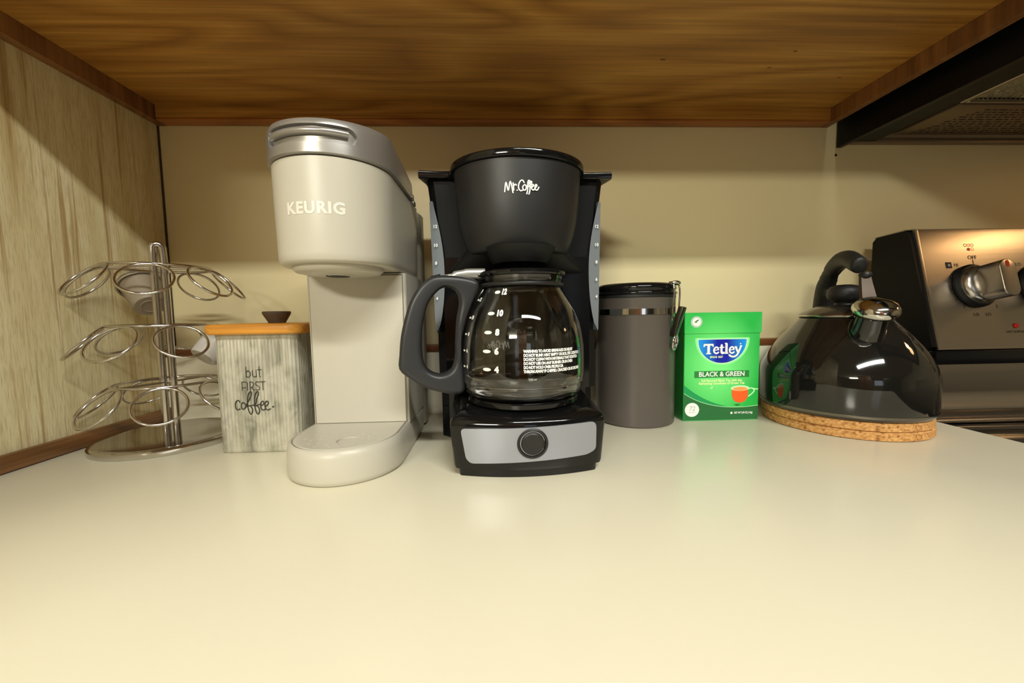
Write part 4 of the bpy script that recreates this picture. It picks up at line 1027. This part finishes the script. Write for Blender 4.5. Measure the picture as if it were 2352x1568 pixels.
# spout
sa = math.radians(250); sd = Vector((math.cos(sa), math.sin(sa), 0))
SP = [sd * .048 + Vector((0, 0, kz(.1120))), sd * .056 + Vector((0, 0, kz(.1260))), sd * .064 + Vector((0, 0, kz(.1410))), sd * .069 + Vector((0, 0, kz(.1520)))]
loft('spout', tuberings(spline(SP, 5), [.0260, .0245, .0230, .0215, .0202, .0190, .0180, .0172, .0168, .0165, .0163, .0161, .0160, .0160, .0160, .0160], 32), M_kettle, kt, smooth=60)
cc = sd * .0735 + Vector((0, 0, kz(.1560)))
ax = (SP[-1] - SP[-2]).normalized()
ex = Vector((-sd.y, sd.x, 0)); ey = ax.cross(ex)
RC = Matrix((ex, ey, ax)).transposed().to_4x4(); RC.translation = cc
cap = lathe('spout_cap', [(0, -.008), (.0175, -.0080), (.0212, -.0060), (.0228, -.0015), (.0222, .0030), (.0185, .0080), (.0120, .0115), (.0050, .0130), (0, .0132)], M_chrome, kt, 48, smooth=60)
cap.data.transform(RC)
wh = lathe('whistle_hole', [(.0036, .0), (.0040, .0010), (.0030, .0014), (.0022, .0006), (0, .0004)], M_dark, cap, 20)
wh.data.transform(RC @ Matrix.Translation((-.004, -.0095, .0105)) @ Matrix.Rotation(.55, 4, 'X'))
# lever that opens the cap
b = bmesh.new()
lev = [(cc + Vector((0, 0, .004)) - sd * .010, .0105), (cc + Vector((0, 0, .016)) - sd * .0165, .0088), (cc + Vector((0, 0, .032)) - sd * .0225, .0070), (cc + Vector((0, 0, .042)) - sd * .0255, .0060)]
rings = []
for p, wv in lev:
    nn_ = (sd * .9 + Vector((0, 0, .4))).normalized()
    rings.append([p - ex * wv - nn_ * .0015, p - ex * wv * .8 + nn_ * .0022, p + ex * wv * .8 + nn_ * .0022, p + ex * wv - nn_ * .0015])
b.free()
loft('cap_lever', rings, mat('lever_dark_steel', srgb(64, 54, 46), .42, metal=.7, var=.05), kt, smooth=50)
lathe('lever_button', [(0, -.004), (.0055, -.003), (.0068, .0), (.0055, .0034), (0, .0046)], M_rubber, kt, 24).data.transform(Matrix.Translation(lev[-1][0] + Vector((0, 0, .0012))))
# handle: thick rubber arc rising behind the lid and ending free above it
hb_ = -sd
HP = [hb_ * .059 + Vector((0, 0, kz(.1340))), hb_ * .0605 + Vector((0, 0, kz(.1600))), hb_ * .0570 + Vector((0, 0, kz(.1850))), hb_ * .0520 + Vector((0, 0, kz(.1960))), hb_ * .0380 + Vector((0, 0, kz(.2130))), hb_ * .0150 + Vector((0, 0, kz(.2235))), sd * .0080 + Vector((0, 0, kz(.2235))), sd * .0270 + Vector((0, 0, kz(.2155))), sd * .0370 + Vector((0, 0, kz(.2110)))]
hpp = spline(HP, 6); nh_ = len(hpp)
rad = []
for i in range(nh_):
    t = i / (nh_ - 1)
    r_ = .0135 - .0035 * min(1, t / .45) if t < .45 else .0092 + .0012 * math.sin((t - .45) / .55 * PI)
    if .36 < t < .52: r_ -= .0007 * (.5 + .5 * math.cos((t - .36) / .16 * 2 * PI * 4))
    if t > .93: r_ *= math.sqrt(max(.03, 1 - ((t - .93) / .07) ** 2))
    rad.append(r_)
loft('handle', tuberings(hpp, rad, 20, 1.15), M_rubber, kt, smooth=70)
